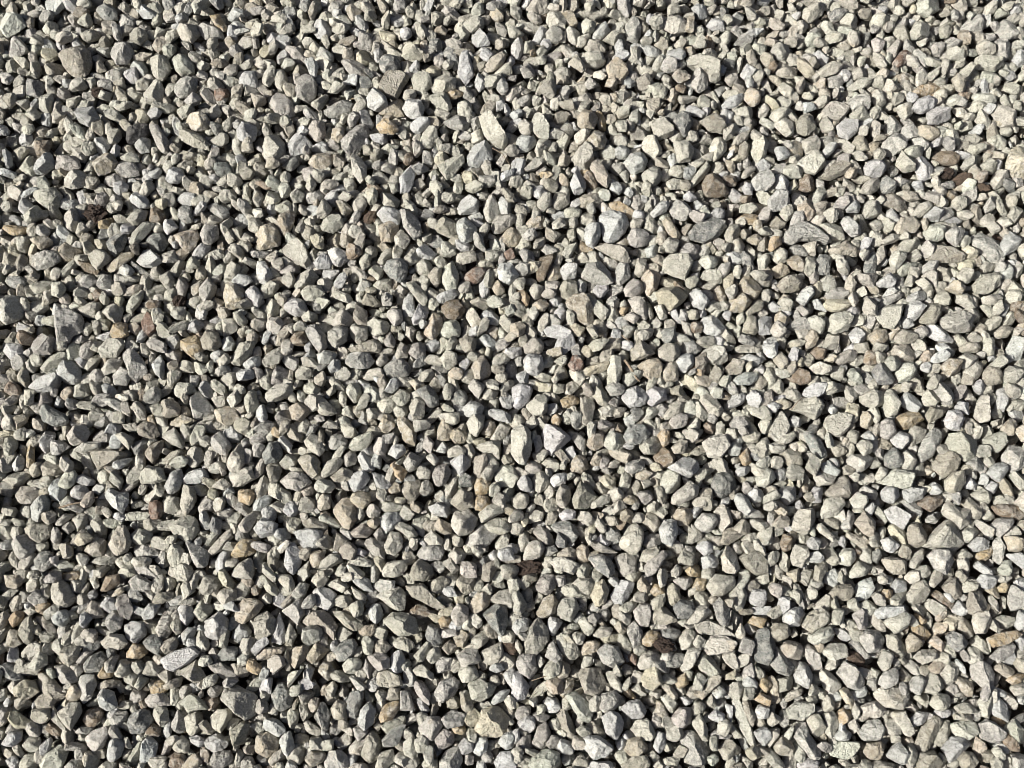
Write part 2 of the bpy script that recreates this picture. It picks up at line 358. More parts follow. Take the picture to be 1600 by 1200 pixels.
# ------------------------------------------------------------------ the stones that can be told apart, traced one by one
CATALOG = """#0,0
ea 5,150 25,95 90,80 135,100 155,160 110,200 50,235 20,200
vr 380,350 430,305 500,290 560,330 570,400 540,460 490,485 420,450 385,400|big round taupe-grey stone
ga 60,270 110,240 150,280 175,320 110,350 60,350
er 1065,380 1110,340 1170,355 1215,400 1205,455 1140,475 1090,430
cp 900,590 960,510 1000,505 1020,560 1015,640 960,655 920,640
gr 1090,560 1110,500 1170,480 1230,500 1225,560 1170,610 1110,605
wa 475,710 510,675 580,670 600,700 620,740 560,790 500,760
kr 795,830 830,790 900,770 940,790 910,850 850,895 800,905|blackish slate stone
ta 1165,760 1215,725 1280,720 1310,770 1290,800 1220,820|squarish tan-brown block
ta 580,1010 640,970 715,975 735,1020 690,1070 620,1095|tan-brown angular stone
wa 220,1040 285,955 320,980 340,1040 280,1080 235,1080
cf 400,905 470,865 540,855 550,880 500,920 430,955
mr 345,1000 380,965 460,975 500,1010 490,1050 420,1065 350,1055
cr 410,1120 450,1070 510,1065 545,1110 520,1160 450,1175 410,1160
wf 290,0 400,0 405,40 350,85 300,70
ca 1110,190 1160,155 1220,165 1240,220 1190,270 1130,235
wr 815,410 850,378 900,400 920,450 890,480 840,445
wr 1485,820 1520,765 1570,770 1600,810 1590,865 1530,885 1490,860
wr 1490,500 1530,455 1600,450 1600,540 1520,548
va 1110,850 1180,815 1240,840 1300,890 1300,935 1220,920 1150,885
ca 940,370 1050,365 1060,440 1010,500 960,470
gr 690,330 720,270 800,260 838,330 810,390 730,400
oa 1310,90 1360,80 1410,160 1400,195 1350,160|orange-tinted sliver
gr 1235,180 1280,140 1390,190 1390,235 1290,240
ca 265,600 320,590 335,650 300,705 250,690
da 165,500 230,500 280,540 250,605 175,590
gr 735,140 780,90 850,120 840,170 760,200
dr 600,60 660,30 720,60 735,120 660,120
ma 940,800 980,770 1050,880 1040,970 990,920
wa 590,870 650,860 690,900 650,955 610,950
wr 845,910 900,860 945,880 930,950 870,960
wr 1040,1090 1080,1045 1140,1070 1155,1110 1090,1150 1045,1130
ga 720,1050 770,1010 840,1030 865,1090 780,1105
ga 640,1130 700,1090 775,1110 770,1170 690,1160
#1,0
mr 90,650 115,590 180,585 225,640 240,720 190,740 130,715
vf 770,540 830,465 940,458 950,500 910,560 880,620 820,600
ca 920,360 930,300 970,275 1030,320 1055,355 1000,375
dr 770,380 810,348 870,355 905,410 870,450 820,460 780,425
dr 1165,300 1200,275 1240,310 1270,410 1240,435 1190,365
gr 415,700 490,650 570,630 610,650 590,710 520,740 450,735
ga 540,890 600,830 640,780 690,780 705,840 650,930 600,980 550,930
ca 45,940 75,870 130,850 180,900 190,980 140,1035 60,1010|big cream stone with flat face
wa 210,900 240,845 300,860 345,905 310,940 230,970
wa 1325,980 1360,920 1420,890 1470,920 1475,990 1400,1040 1330,1030|big white cracked block
ca 1135,1040 1200,1000 1290,975 1310,1000 1260,1070 1200,1120
or 750,790 790,740 840,755 890,810 850,835 780,825|golden-brown rounded stone
wa 925,680 960,630 1020,625 1045,680 1030,740 960,735
ta 775,715 820,660 880,630 920,640 925,720 850,728
gp 1180,770 1220,720 1270,705 1325,770 1310,820 1230,800
ca 1080,600 1150,580 1200,590 1225,660 1190,695 1120,660
ga 240,560 280,490 345,475 380,530 370,600 330,635 260,600
ca 1405,760 1480,730 1520,800 1570,870 1550,920 1490,910 1430,850
wa 890,1130 920,1090 970,1040 990,1060 975,1150 950,1200 895,1190
ca 610,1080 600,990 630,960 680,1020 690,1090 650,1130
mr 185,330 220,290 280,300 300,360 270,400 210,385
wp 360,190 390,110 440,150 475,200 440,240 390,230
ga 635,240 660,195 720,220 740,270 700,310 640,300
ga 530,380 580,360 640,390 690,430 680,490 600,480
wa 695,620 740,560 800,600 815,660 760,690 705,670
ca 1115,500 1180,475 1240,490 1235,560 1170,585 1120,560
ca 975,520 1020,470 1090,480 1095,540 1040,580 990,560
va 560,60 610,25 660,50 640,110 600,125
ca 325,830 370,780 435,780 435,840 390,885
cr 100,500 140,425 190,450 195,540 160,565
wr 960,790 1010,735 1080,730 1080,780 1010,835
ca 1035,870 1070,790 1130,800 1140,860 1100,915 1045,920
wp 1345,250 1400,185 1450,240 1460,280 1390,285
cr 1290,160 1350,110 1420,120 1420,165 1350,195
ta 340,1020 400,965 480,970 465,1040 390,1060
vr 1430,420 1480,360 1560,310 1560,380 1500,430 1450,450
wr 1260,470 1280,330 1330,330 1360,470 1310,540
wa 1365,530 1390,460 1450,520 1400,570
cr 1490,470 1540,410 1600,400 1600,460 1530,490
wf 535,520 570,480 640,475 620,530
dr 150,1045 210,1000 275,980 275,1020 220,1065
wr 350,920 410,885 465,910 450,950 360,945
#2,0
tr 405,740 430,695 500,690 535,740 510,800 450,812 410,780|flat brown-faced disc
ea 115,790 150,705 190,720 230,790 225,860 160,855|pale green teardrop stone
wr 25,880 70,845 130,855 150,900 110,940 40,940
ca 140,960 175,870 240,868 235,920 170,975
ca 390,980 420,930 470,890 500,940 510,1020 460,1055 395,1035
wr 700,1020 740,965 810,950 845,1000 830,1060 770,1085 715,1060
va 490,1040 540,1000 580,1050 620,1120 590,1175 530,1130
cr 820,1080 870,1040 920,1060 945,1110 900,1160 835,1140
br 1190,1150 1220,1090 1260,1080 1310,1120 1350,1200 1320,1230 1210,1225|big rounded brown stone
cr 1240,930 1270,865 1320,860 1345,920 1310,980 1260,1000
ca 1020,900 1090,900 1130,950 1110,1000 1040,1010
dr 1005,750 1060,695 1110,710 1130,770 1080,850 1030,800
cf 870,770 950,740 1000,800 1000,840 910,865
gp 1130,480 1170,395 1215,450 1225,540 1160,580 1125,540
cf 1090,370 1180,345 1250,365 1295,430 1290,510 1230,500 1180,400 1100,410|big curved cream disc
tf 595,420 650,380 710,400 725,460 680,520 610,500
ga 715,160 765,95 800,120 800,220 770,270 720,240
cp 100,60 120,0 220,0 215,70 150,98
ca 220,80 300,65 345,130 330,175 250,190 222,150
cr 335,200 370,165 415,200 420,255 390,275 345,240
ta 470,880 520,820 570,800 590,860 570,920 510,925
wr 1310,665 1360,610 1430,590 1450,610 1400,665 1330,685
tr 1440,600 1490,555 1550,570 1560,630 1500,665
ca 1495,950 1520,860 1580,850 1600,900 1580,990 1530,1020
wa 1500,1130 1550,1080 1600,1065 1640,1130 1600,1190 1510,1185
ca 915,160 960,120 1040,105 1090,140 1080,190 1000,200
ca 435,150 470,125 520,150 510,205 440,200
wr 500,220 540,160 590,140 620,180 580,230 520,240
ca 580,250 640,200 690,230 640,280
wr 0,260 60,250 75,320 40,375 0,360
ga 55,430 100,400 150,470 80,485
ca 470,300 490,250 550,255 590,320 500,330
cr 425,360 480,330 570,335 590,390 530,420 440,410
cr 255,460 290,430 370,440 350,490 290,500
ca 810,900 850,855 910,870 930,950 880,990 830,940
ca 625,860 680,830 715,860 710,910 640,900
wr 640,940 680,910 730,930 720,990 650,980
ca 735,860 780,780 840,830 830,870 750,870
cr 1110,1150 1170,1060 1220,1005 1240,1060 1180,1130 1130,1165
wa 370,1150 410,1060 450,1130 460,1190 390,1200
va 1180,760 1260,725 1330,790 1330,830 1240,820
cr 1370,690 1440,660 1500,680 1490,740 1430,745
ga 1390,280 1440,215 1500,240 1480,280
wr 1215,150 1250,110 1320,120 1320,190 1230,185
ca 1490,460 1540,400 1570,470 1540,540 1490,520
wa 1370,930 1400,890 1390,960 1330,1010
cr 1430,1100 1470,1050 1530,1020 1520,1060 1460,1110
tr 1360,930 1400,890 1425,930 1390,960
#3,0
wr 595,1050 640,1000 710,1000 740,1050 700,1100 630,1118|round white stone, whitest in its corner
wa 915,1040 930,950 975,990 1035,1060 1020,1110 950,1135
cf 165,1030 240,975 330,985 355,1030 290,1095 220,1070
vs 325,1110 390,1040 460,1005 525,1030 480,1080 400,1120
br 1030,985 1080,955 1150,950 1195,990 1170,1030 1100,1025|dark orange-brown stone
ga 720,790 750,720 810,710 835,780 800,830 740,840
wf 440,790 490,750 550,760 550,820 500,865 450,840
cf 345,700 380,655 470,655 500,690 440,750 355,740
ca 215,890 280,855 325,900 310,940 250,965
tr 925,800 975,775 1040,800 1075,850 1020,875 950,840
os 895,590 950,545 1040,530 1080,555 1020,600 930,615|ochre grooved lens
wr 895,680 930,625 1000,600 1060,625 1030,680 950,715
er 1265,600 1320,575 1400,590 1425,635 1360,650 1300,630
wa 1000,700 1040,670 1100,680 1125,740 1060,770 1005,765
cf 1310,370 1330,345 1440,355 1458,400 1410,440 1310,425|cream oblong slab
er 20,310 60,275 120,285 135,330 100,370 40,365
ea 930,60 945,0 1060,0 1060,60 1000,95 950,80|pale green block at the edge
ca 205,80 260,40 350,35 330,90 260,135 225,110
dr 380,100 420,65 490,55 505,85 460,120 400,135|dark slate pebble
ra 785,390 830,330 880,305 900,340 850,400 800,420|pinkish-brown chunk
cr 650,110 700,80 760,120 740,170 680,180 655,150
ga 1200,180 1250,120 1320,90 1355,150 1330,200 1230,215
ga 695,940 740,860 820,835 870,870 840,940 760,985
va 170,770 220,715 280,740 300,790 240,850 185,830
ca 40,780 100,735 160,760 165,820 110,845
ta 1490,1030 1520,940 1600,900 1650,1000 1600,1110 1500,1090
ca 1210,1040 1260,960 1300,980 1295,1040 1230,1060
cr 1395,1130 1430,1065 1500,1080 1500,1130 1420,1180
br 190,1140 230,1090 280,1120 290,1180 250,1200 200,1195|dark brown lump
ca 755,160 800,150 870,190 890,260 820,250
ca 895,200 930,140 1000,150 1000,220 930,240
cr 1305,290 1350,255 1415,270 1415,330 1340,345
ga 1425,260 1480,240 1510,280 1500,360 1450,375
wr 1530,370 1550,320 1600,310 1620,370 1590,410 1540,410
ga 1430,200 1450,130 1520,160 1550,230 1480,250
ga 510,640 570,595 630,630 620,690 540,690
cr 640,580 690,555 740,585 720,610 650,610
cr 620,720 660,660 710,680 690,730 640,760
ca 1390,700 1420,660 1500,690 1560,730 1540,790 1450,790
ca 1225,860 1270,840 1340,880 1310,905 1240,895
ta 105,940 160,890 215,900 200,990 120,1005
cr 10,720 70,670 145,690 130,730 50,775
ca 95,1050 150,1030 210,1060 200,1105 110,1110
ca 800,1030 840,950 900,1000 910,1060 850,1075
ca 1330,1040 1380,1000 1430,1040 1400,1085 1345,1080
wr 30,1110 70,1085 130,1130 110,1190 50,1170
ca 580,1200 620,1130 700,1115 690,1180 640,1210
dr 700,1130 750,1095 800,1160 790,1200 720,1200
ca 40,430 80,395 170,440 160,485 60,475
wa 270,360 320,330 380,390 350,420
ga 370,500 420,460 465,520 440,545 390,540
va 380,420 430,385 465,430 430,470
cr 510,460 560,415 615,470 590,500 540,500
ma 740,320 800,255 825,280 790,360
ga 1090,290 1130,240 1185,270 1180,310 1100,310
ca 1380,880 1430,860 1500,900 1490,930 1400,930
va 520,920 550,850 620,890 630,935 560,945
wa 1010,900 1060,870 1100,870 1080,910 1030,920
ga 1095,900 1120,850 1170,870 1170,930 1130,940
ga 905,870 960,850 1010,890 960,950 910,910
wr 205,640 280,640 300,680 240,700
#0,1
wf 855,430 880,380 920,365 940,362 985,390 1012,437 930,480 897,467|bright white flat slab
da 915,290 960,255 1020,265 1055,310 1020,360 990,380 930,340
da 665,330 700,280 780,255 790,300 770,360 720,400 680,370
cf 565,410 610,365 650,375 688,415 640,460 600,482
tr 640,490 700,430 780,375 840,360 830,400 760,460 690,505|long tan finger of stone
ds 810,440 840,440 920,500 965,555 920,530 850,490
gr 190,450 230,390 300,360 370,375 385,420 330,460 240,490
er 0,720 40,650 100,650 140,700 135,770 90,810 20,830 0,800|big pale green-white stone at the left edge
ga 350,840 370,750 440,745 520,790 510,870 450,900 430,940 360,930
rf 890,800 920,760 960,790 975,850 930,890 895,850|dark red-brown chip
or 1115,940 1160,910 1230,900 1280,930 1275,990 1220,1045 1170,1020|orange heart-shaped stone
wa 380,1110 410,1050 450,1050 500,1110 510,1180 450,1200 390,1190
gp 755,1000 830,985 890,1050 920,1120 870,1180 820,1180 790,1080
wp 960,1090 1000,1025 1028,1080 1020,1170 975,1130
cr 240,1110 290,1050 380,1000 440,1010 380,1070 290,1130
wf 185,1220 200,1190 260,1150 340,1135 380,1160 345,1240 240,1250
ta 1400,640 1420,570 1490,560 1535,640 1500,710 1420,740
ma 1255,600 1300,545 1350,570 1340,640 1290,700 1255,650
wa 1200,390 1240,340 1305,330 1310,360 1260,410 1210,420
ga 1245,270 1290,200 1350,215 1365,280 1310,320 1260,310
ta 1095,270 1160,250 1220,245 1240,280 1210,340 1170,365 1120,320
ca 400,160 450,105 500,120 515,200 450,245 410,220
gr 495,570 520,525 570,520 605,560 580,605 520,605
dr 600,560 640,520 690,530 705,580 660,615 620,600
dr 25,560 70,530 140,535 170,575 120,600 50,590
cf 620,980 670,925 760,925 780,960 730,1030 640,1030
oa 680,880 740,820 790,830 795,890 740,920
br 930,160 950,90 1000,90 1025,150 1000,205 950,190
va 1260,930 1300,870 1360,890 1395,940 1350,985 1280,975
wa 1545,700 1540,610 1600,595 1640,650 1600,740
cr 195,0 340,-20 390,30 370,90 300,110 230,60
wa 110,100 150,20 200,80 230,120 140,135
wr 800,40 850,0 920,30 930,90 860,90
cr 800,170 850,110 920,110 900,170 850,210
dr 1110,140 1160,90 1210,110 1215,180 1140,195
dr 1290,90 1350,75 1420,110 1430,160 1370,160
wa 1105,50 1150,0 1220,20 1210,80 1140,80
va 10,430 40,375 95,390 90,450 40,465
va 90,460 120,390 170,400 160,470 110,510
oa 10,210 60,205 165,220 140,265 60,265
ca 200,590 260,560 350,570 320,620 220,630
ta 380,350 430,320 510,360 490,420 410,430
ta 190,290 280,280 330,310 250,355
ca 830,260 900,190 960,210 900,280 820,350
wr 740,490 790,450 840,490 800,540
ca 1280,500 1330,390 1350,480 1320,530
ca 1390,540 1440,440 1500,470 1490,550
ca 480,730 540,690 630,700 600,780 530,770
ca 640,750 690,710 770,720 740,830
wr 1470,760 1520,720 1550,750 1500,790
ta 1310,700 1350,660 1400,690 1370,750
ma 200,950 260,890 340,920 330,1010 220,1020
mr 500,980 550,930 605,980 540,1060 500,1030
mr 1035,1010 1090,970 1140,1010 1120,1070 1050,1060
wa 20,1010 50,930 130,960 140,1020 70,1050
ca 1440,1060 1500,950 1590,940 1570,1020 1490,1090
wr 1515,1080 1560,1030 1620,1020 1620,1080 1560,1115
ga 710,1150 750,1100 820,1130 790,1200 720,1200
ca 1360,1050 1420,1010 1440,1060 1380,1100
ca 640,1110 690,1040 760,1060 740,1110 660,1140
ca 1010,570 1000,530 1060,500 1090,560 1060,610
ma 1100,600 1140,530 1170,590 1150,660 1110,650
ca 1400,900 1390,790 1480,800 1480,860 1430,890
#1,1
dr 795,480 830,425 900,415 945,450 940,520 900,560 840,530|round dark grey stone
wa 455,370 540,355 580,410 520,460 465,440
cf 165,370 250,280 310,340 340,440 310,475 220,430
wa 0,540 0,430 50,440 110,530 60,575
ta 0,280 30,210 100,200 145,240 155,330 60,350 20,360|cream stone with golden-brown top
ta 130,200 160,140 240,125 230,190 190,280 150,230
ga 900,130 970,130 1020,190 1035,250 990,300 930,220
wa 760,140 800,95 880,105 905,150 880,210 790,180
va 1110,210 1170,160 1240,165 1255,280 1200,280 1130,245
wa 1255,190 1310,165 1380,230 1350,300 1280,315 1260,250
wa 1250,120 1290,50 1340,20 1390,60 1380,130 1290,145
ca 1420,130 1440,40 1480,20 1530,110 1510,170 1450,190
cr 1470,210 1510,150 1600,135 1630,170 1600,210 1540,255 1490,260
er 1160,530 1190,460 1230,440 1270,520 1260,590 1190,620
br 1155,730 1190,685 1260,675 1305,730 1280,790 1200,790|rounded dark brown pebble
wr 1400,780 1440,740 1500,755 1530,800 1500,830 1430,815
ta 1050,880 1080,800 1110,750 1160,790 1160,860 1100,930
ga 300,840 380,835 435,900 440,960 395,1000 340,930
ba 215,920 240,880 300,875 325,920 300,955 220,950
ca 450,920 470,860 530,835 570,860 560,930 500,965
vs 560,990 640,960 720,925 770,960 760,1000 650,1005
ga 535,1040 580,1000 700,1010 740,1060 700,1105 600,1095
gr 795,1110 840,1060 920,1040 970,1090 950,1150 830,1160
va 1345,1100 1380,1040 1430,1020 1470,1100 1450,1170 1380,1190
ca 935,570 980,555 1050,620 1075,690 1030,695 980,640
er 1145,890 1180,820 1250,795 1285,850 1270,900 1180,925
ca 245,570 290,500 350,488 385,530 340,590 265,610
cp 285,630 330,590 400,590 420,640 350,675 295,670
ta 1520,300 1560,240 1600,225 1650,270 1620,330 1540,340
wr 1395,590 1420,535 1455,560 1460,640 1430,680 1405,640
ca 50,1060 100,990 150,970 175,1000 140,1060 70,1085
rr 1305,530 1350,480 1420,470 1440,510 1390,560 1330,575|reddish-brown peanut-shaped stone
ca 870,290 910,240 960,300 930,350 885,345
ta 770,220 830,190 890,220 860,300 790,300
cr 640,440 680,375 720,390 710,460 670,490
cr 760,440 800,370 860,350 860,400 800,450
ca 705,500 760,450 800,510 760,545
cr 990,460 1040,415 1100,460 1090,520 1030,530
wa 1000,370 1060,330 1120,390 1090,420 1020,410
ca 385,120 430,55 470,110 440,150 390,165
ca 405,230 440,150 520,150 540,210 480,250
cr 735,590 780,540 860,550 850,610 780,630
ma 860,640 890,580 945,620 920,670
wa 1120,650 1230,610 1275,630 1190,690 1130,690
cr 585,490 610,455 690,510 730,600 650,550
ca 460,640 490,575 530,600 520,670 470,670
ca 30,600 80,560 145,580 110,650 60,670
wa 180,690 240,650 300,700 330,750 250,770 190,740
wa 0,640 30,620 50,690 0,720
ca 480,820 540,740 610,790 590,835 490,835
va 610,790 640,725 690,750 690,830 640,840
mr 820,760 860,725 920,740 910,810 860,835
ca 690,830 740,795 830,820 810,880 740,890
ca 590,840 690,850 690,910 640,950 600,900
mr 800,930 840,870 870,920 860,970 810,960
cr 870,1000 910,940 955,980 950,1040 890,1050
mr 960,1010 990,940 1050,950 1055,1020 1010,1040
ca 1160,1040 1190,1000 1250,1020 1250,1080 1190,1110
vr 1270,930 1320,900 1370,920 1370,980 1310,1000
ta 1210,1130 1240,1100 1300,1120 1290,1170 1220,1170
wa 390,1020 430,990 500,1010 480,1060 400,1080
wr 450,1090 480,1045 530,1060 520,1110 470,1130
ca 245,1130 300,1080 360,1130 320,1170 260,1165
ga 80,1200 130,1090 200,1130 180,1200
wa 1400,930 1440,890 1520,960 1470,990
ta 1470,590 1500,540 1560,620 1520,660
wa 1510,470 1540,440 1600,450 1640,520 1580,570 1520,540
ca 1310,770 1350,720 1420,830 1350,840
ca 790,30 850,20 905,60 880,100 810,100
ra 1555,380 1600,350 1620,410 1570,420
ga 580,190 640,90 660,140 640,190
ta 490,70 560,65 600,110 550,160
wa 970,800 1010,710 1090,700 1060,790 990,830
#2,1
wa 534,156 592,124 672,128 712,160 728,212 704,248 656,296 608,324 572,292 560,224|biggest blue-white stone
wr 452,256 480,208 532,196 560,232 552,280 524,328 508,350 468,316
oa 418,344 436,308 460,316 512,360 480,388 424,380|yellow-ochre wedge
of 616,68 680,72 732,104 764,132 748,196 712,156 676,128 620,124
gr 724,288 744,236 780,216 840,244 868,296 836,332 772,344 732,324
df 1110,250 1160,195 1240,165 1310,180 1330,220 1290,270 1200,315 1130,300|smooth grey faceted stone
cf 950,430 1000,390 1080,395 1125,445 1075,540 1000,520 945,490|flat cream polygon slab
ga 990,110 1030,55 1080,70 1130,130 1080,180 1010,150
ca 820,180 850,115 890,170 915,230 880,265 830,230
ca 520,350 600,325 680,340 735,430 700,450 610,400
ga 435,530 470,450 560,445 610,510 630,575 540,570
ta 335,690 400,645 450,640 500,720 525,800 500,855 430,820 370,750|large tan slab
ya 905,630 950,605 1030,595 1100,650 1060,700 980,745 920,710|large yellowish-cream stone
va 745,960 800,920 870,950 885,1010 820,1040 750,1055
cr 915,980 960,945 1030,965 1045,1010 1000,1055 930,1040
dr 1055,980 1090,925 1150,925 1185,970 1150,1020 1080,1010
wr 65,1050 110,1010 180,1020 200,1090 170,1150 90,1130
wa 1165,830 1200,770 1270,775 1330,850 1300,900 1220,890
ta 780,1090 840,1050 900,1045 940,1090 920,1150 860,1165 800,1130
ta 1230,620 1290,585 1340,640 1330,700 1270,680
er 1160,430 1210,390 1270,405 1280,455 1220,485
va 305,600 340,545 390,560 410,640 360,675 315,650
wr 1025,1060 1070,1010 1130,1030 1135,1080 1080,1120 1035,1100
ta 215,520 240,450 290,455 305,520 260,560 225,550
ba 150,530 180,420 250,395 250,430 200,540
ca 1185,1015 1240,960 1320,970 1350,1050 1280,1085 1230,1060
wf 200,850 290,838 385,890 320,920 230,900
wa 260,960 310,910 385,895 385,960 320,1010
ca 1335,270 1350,215 1415,210 1420,260 1380,320 1340,300
da 930,890 960,845 1010,850 1020,920 990,960 935,920
rf 355,1080 390,1010 450,1070 430,1110 390,1130|flat red-brown chip
ta 1345,720 1380,650 1440,630 1485,690 1440,745 1380,750
mr 700,590 750,545 810,565 830,620 780,655 720,645
vr 410,50 460,15 540,10 570,50 530,95 440,95
ca 155,80 190,20 240,30 240,90 190,120
ca 250,70 280,0 350,0 350,70 290,110
wr 1220,150 1260,100 1330,110 1335,160 1290,170
ca 1420,90 1500,75 1535,105 1490,130 1420,125
oa 1410,170 1460,130 1535,150 1530,200 1480,200
wr 870,130 930,65 990,60 960,120 890,155
ta 945,180 980,160 1050,260 1020,300 960,250
va 205,280 220,225 300,265 260,310
cr 330,110 390,90 440,130 400,165 340,155
ta 95,180 130,155 215,190 180,230 100,230
wa 835,360 870,335 915,350 900,400 850,410
wa 305,500 330,445 400,460 395,530 330,540
wr 390,580 430,545 475,570 460,620 410,635
cr 110,610 150,565 200,590 190,650 150,680
oa 35,640 60,595 110,660 90,715
ca 770,500 790,405 840,430 850,490 800,530
ta 800,545 850,500 920,520 900,600 850,640
ga 645,560 660,450 730,460 730,530 670,590
wr 235,680 270,645 310,670 290,715 245,715
wr 265,760 300,710 350,760 310,820
cf 445,640 470,630 600,740 560,795 500,740
ma 735,680 770,655 850,700 840,790 780,770
wr 1015,800 1060,720 1120,770 1100,820 1030,820
wa 1115,640 1150,610 1225,680 1190,730 1120,710
cf 1185,540 1210,490 1290,500 1305,570 1240,560
ca 1190,590 1220,565 1285,580 1230,625
mr 1285,490 1320,440 1365,450 1350,520 1310,530
wa 1350,390 1380,350 1450,400 1430,440 1380,450
ga 1040,370 1100,320 1160,340 1170,410 1120,420
ta 1425,580 1450,530 1530,560 1560,600 1530,670 1440,640
va 1445,870 1470,770 1520,770 1535,870 1490,895
va 1465,750 1520,690 1575,680 1560,730 1480,770
wr 1435,1050 1470,1010 1555,1040 1540,1080 1480,1095
wa 1535,820 1560,780 1620,790 1620,880 1550,890
ca 1440,960 1420,1000 1400,970 1590,950 1540,1000
wr 1500,1110 1560,1080 1585,1110 1560,1150
va 555,940 620,905 690,920 670,985 590,990
cr 70,960 130,910 195,940 180,1000 90,1005
ta 430,1110 520,1080 610,1050 590,1110 480,1150
ca 265,1060 330,1010 345,1070 310,1085
va 1330,1110 1390,1050 1440,1070 1430,1130 1360,1140
va 945,1130 980,1060 1035,1080 1030,1170 960,1180
oa 1115,1110 1150,1080 1205,1110 1190,1160
cr 690,780 740,750 800,790 760,820
ta 130,700 180,675 225,700 200,740 140,740
or 660,745 690,710 725,725 700,780
wa 1390,1165 1460,1130 1540,1140 1500,1200 1400,1200
#3,1
vs 990,425 1060,340 1150,350 1215,400 1205,435 1100,438|long taupe lens with pale rim
gs 1250,290 1330,265 1410,290 1460,380 1470,430 1400,440 1330,390
ca 1080,790 1140,760 1200,740 1280,790 1270,860 1170,885 1100,850|big cream polygon stone
ea 360,820 400,770 480,760 520,800 490,860 420,885 370,860
er 580,110 620,60 670,55 708,110 680,155 610,155
vs 790,220 830,165 900,155 940,200 920,250 820,265
er 970,250 1010,205 1080,200 1115,240 1090,300 1000,310
gs 85,310 150,210 220,180 290,210 395,300 350,325 270,270 160,325|large grey grooved arch
vr 55,580 100,530 180,515 220,570 180,620 90,630
wa 180,670 220,610 270,590 290,630 230,700
wr 455,190 500,160 540,190 580,240 560,285 500,260
ta 190,90 230,50 290,90 280,150 240,175 195,130
vr 375,360 430,340 490,305 570,370 550,400 430,405
ca 805,380 830,320 920,305 930,340 880,390 830,395
da 595,490 620,410 650,370 690,400 660,510
cf 665,760 740,715 845,705 830,770 780,850 720,840
wa 855,750 890,690 940,675 975,720 920,800 870,785
va 945,815 1000,700 1075,700 1080,760 1040,830
gs 665,715 730,660 830,630 840,650 760,710 690,735
gs 355,640 400,600 480,605 510,645 460,668 370,668
ys 355,710 380,675 500,680 512,710 460,740 370,745
va 770,1000 800,950 870,950 920,1020 900,1060 800,1065
dr 650,1110 710,1065 760,1110 795,1180 780,1200 680,1200
er 785,1130 830,1065 900,1060 935,1120 900,1180 820,1190
wa 970,880 1020,830 1090,860 1150,910 1140,935 1050,925
wr 1050,970 1090,940 1165,990 1150,1030 1090,1020
tr 635,910 670,855 730,865 745,920 700,955 650,945|rounded brown stone
wp 505,900 560,840 600,870 600,920 560,960
bf 145,1180 180,1100 265,1130 250,1190 210,1200|olive-brown flat stone
vr 1345,1140 1380,1095 1440,1095 1470,1140 1450,1200 1350,1200
cr 1470,1130 1510,1090 1590,1100 1610,1150 1560,1200 1480,1190
cs 1275,590 1340,520 1430,505 1455,570 1400,630 1300,630
ga 120,850 190,790 260,800 290,860 200,865
er 240,790 290,765 350,800 360,860 330,890 270,840
cr 1190,530 1220,475 1285,490 1280,550 1220,575
cr 1215,1110 1270,1060 1330,1060 1340,1130 1290,1170 1230,1150
ta 1085,1090 1130,1045 1210,1050 1200,1110 1130,1150
vr 785,910 830,865 900,870 940,900 890,940 810,940
wa 0,60 50,0 110,0 130,60 110,110 20,120
wr 490,90 530,50 575,80 560,130 500,130
va 720,70 760,0 820,30 875,110 820,120
ca 890,160 950,80 1020,60 1020,100 960,150
wa 970,165 1030,105 1090,140 1060,180 1000,180
ca 950,30 1010,0 1080,10 1080,80 1030,60
ca 690,220 730,165 780,220 760,250
cr 700,310 770,265 820,275 810,305 720,335
cr 820,290 850,250 890,270 880,300
cr 870,400 910,360 970,390 940,435 880,430
ma 960,350 990,310 1045,380 1000,415 965,390
ga 1115,260 1170,215 1225,240 1180,340 1130,300
cr 1190,320 1230,270 1270,310 1240,360
wr 1455,510 1500,450 1540,490 1520,540 1460,540
wa 1450,330 1500,260 1570,280 1550,350 1480,390
va 1220,190 1260,165 1270,230 1230,240
ca 310,200 380,190 450,220 470,290 390,290
cr 30,410 60,350 120,370 110,430 50,445
ga 130,360 160,325 230,350 240,400 180,400
va 200,330 300,315 290,400 240,380
ta 120,430 170,400 230,440 220,495 160,480
ta 20,490 80,450 150,490 60,540
oa 0,360 20,290 80,290 80,330 30,370
da 300,450 330,390 390,410 380,510 330,510
ma 540,530 600,510 680,515 650,600 590,570
wa 680,570 760,510 800,540 780,590 710,590
ea 810,470 870,440 930,450 900,500 830,530
ca 965,530 1010,490 1065,500 1050,590 1000,560
ca 920,560 960,540 1030,600 980,620
cr 850,580 880,520 920,530 910,590
ta 1110,610 1160,560 1230,600 1200,645
ga 560,790 600,755 670,800 640,850 590,830
mr 160,720 210,700 265,740 230,790
ta 40,780 80,750 130,790 100,850 50,830
ta 235,910 270,870 320,890 290,960 240,980
ca 360,930 370,880 440,890 430,970 340,985
wa 125,1040 160,960 190,990 180,1060 140,1060
ca 405,1035 480,990 550,1000 540,1050 450,1075
ba 265,1010 300,970 370,990 350,1040 290,1040
ba 600,1060 620,990 700,1000 680,1060 640,1080
cr 1240,680 1270,640 1320,680 1300,720 1260,715
ca 1340,660 1420,640 1475,660 1430,700 1360,705
ca 1320,710 1360,690 1420,770 1380,780
wr 1450,760 1480,690 1510,720 1480,780
va 1290,880 1320,790 1370,860 1340,900
ca 1240,910 1280,870 1340,920 1310,940 1250,940
va 1185,985 1240,940 1340,960 1300,1000 1220,1000
va 1420,880 1470,835 1525,860 1490,905 1430,910
wa 1480,1010 1530,900 1590,920 1580,1040 1530,1055
ca 1180,1040 1240,1010 1310,1030 1260,1090 1220,1100
ta 940,1060 980,1000 1040,1000 1020,1070 960,1090
wr 825,850 820,780 870,780 910,840 850,860
#0,2
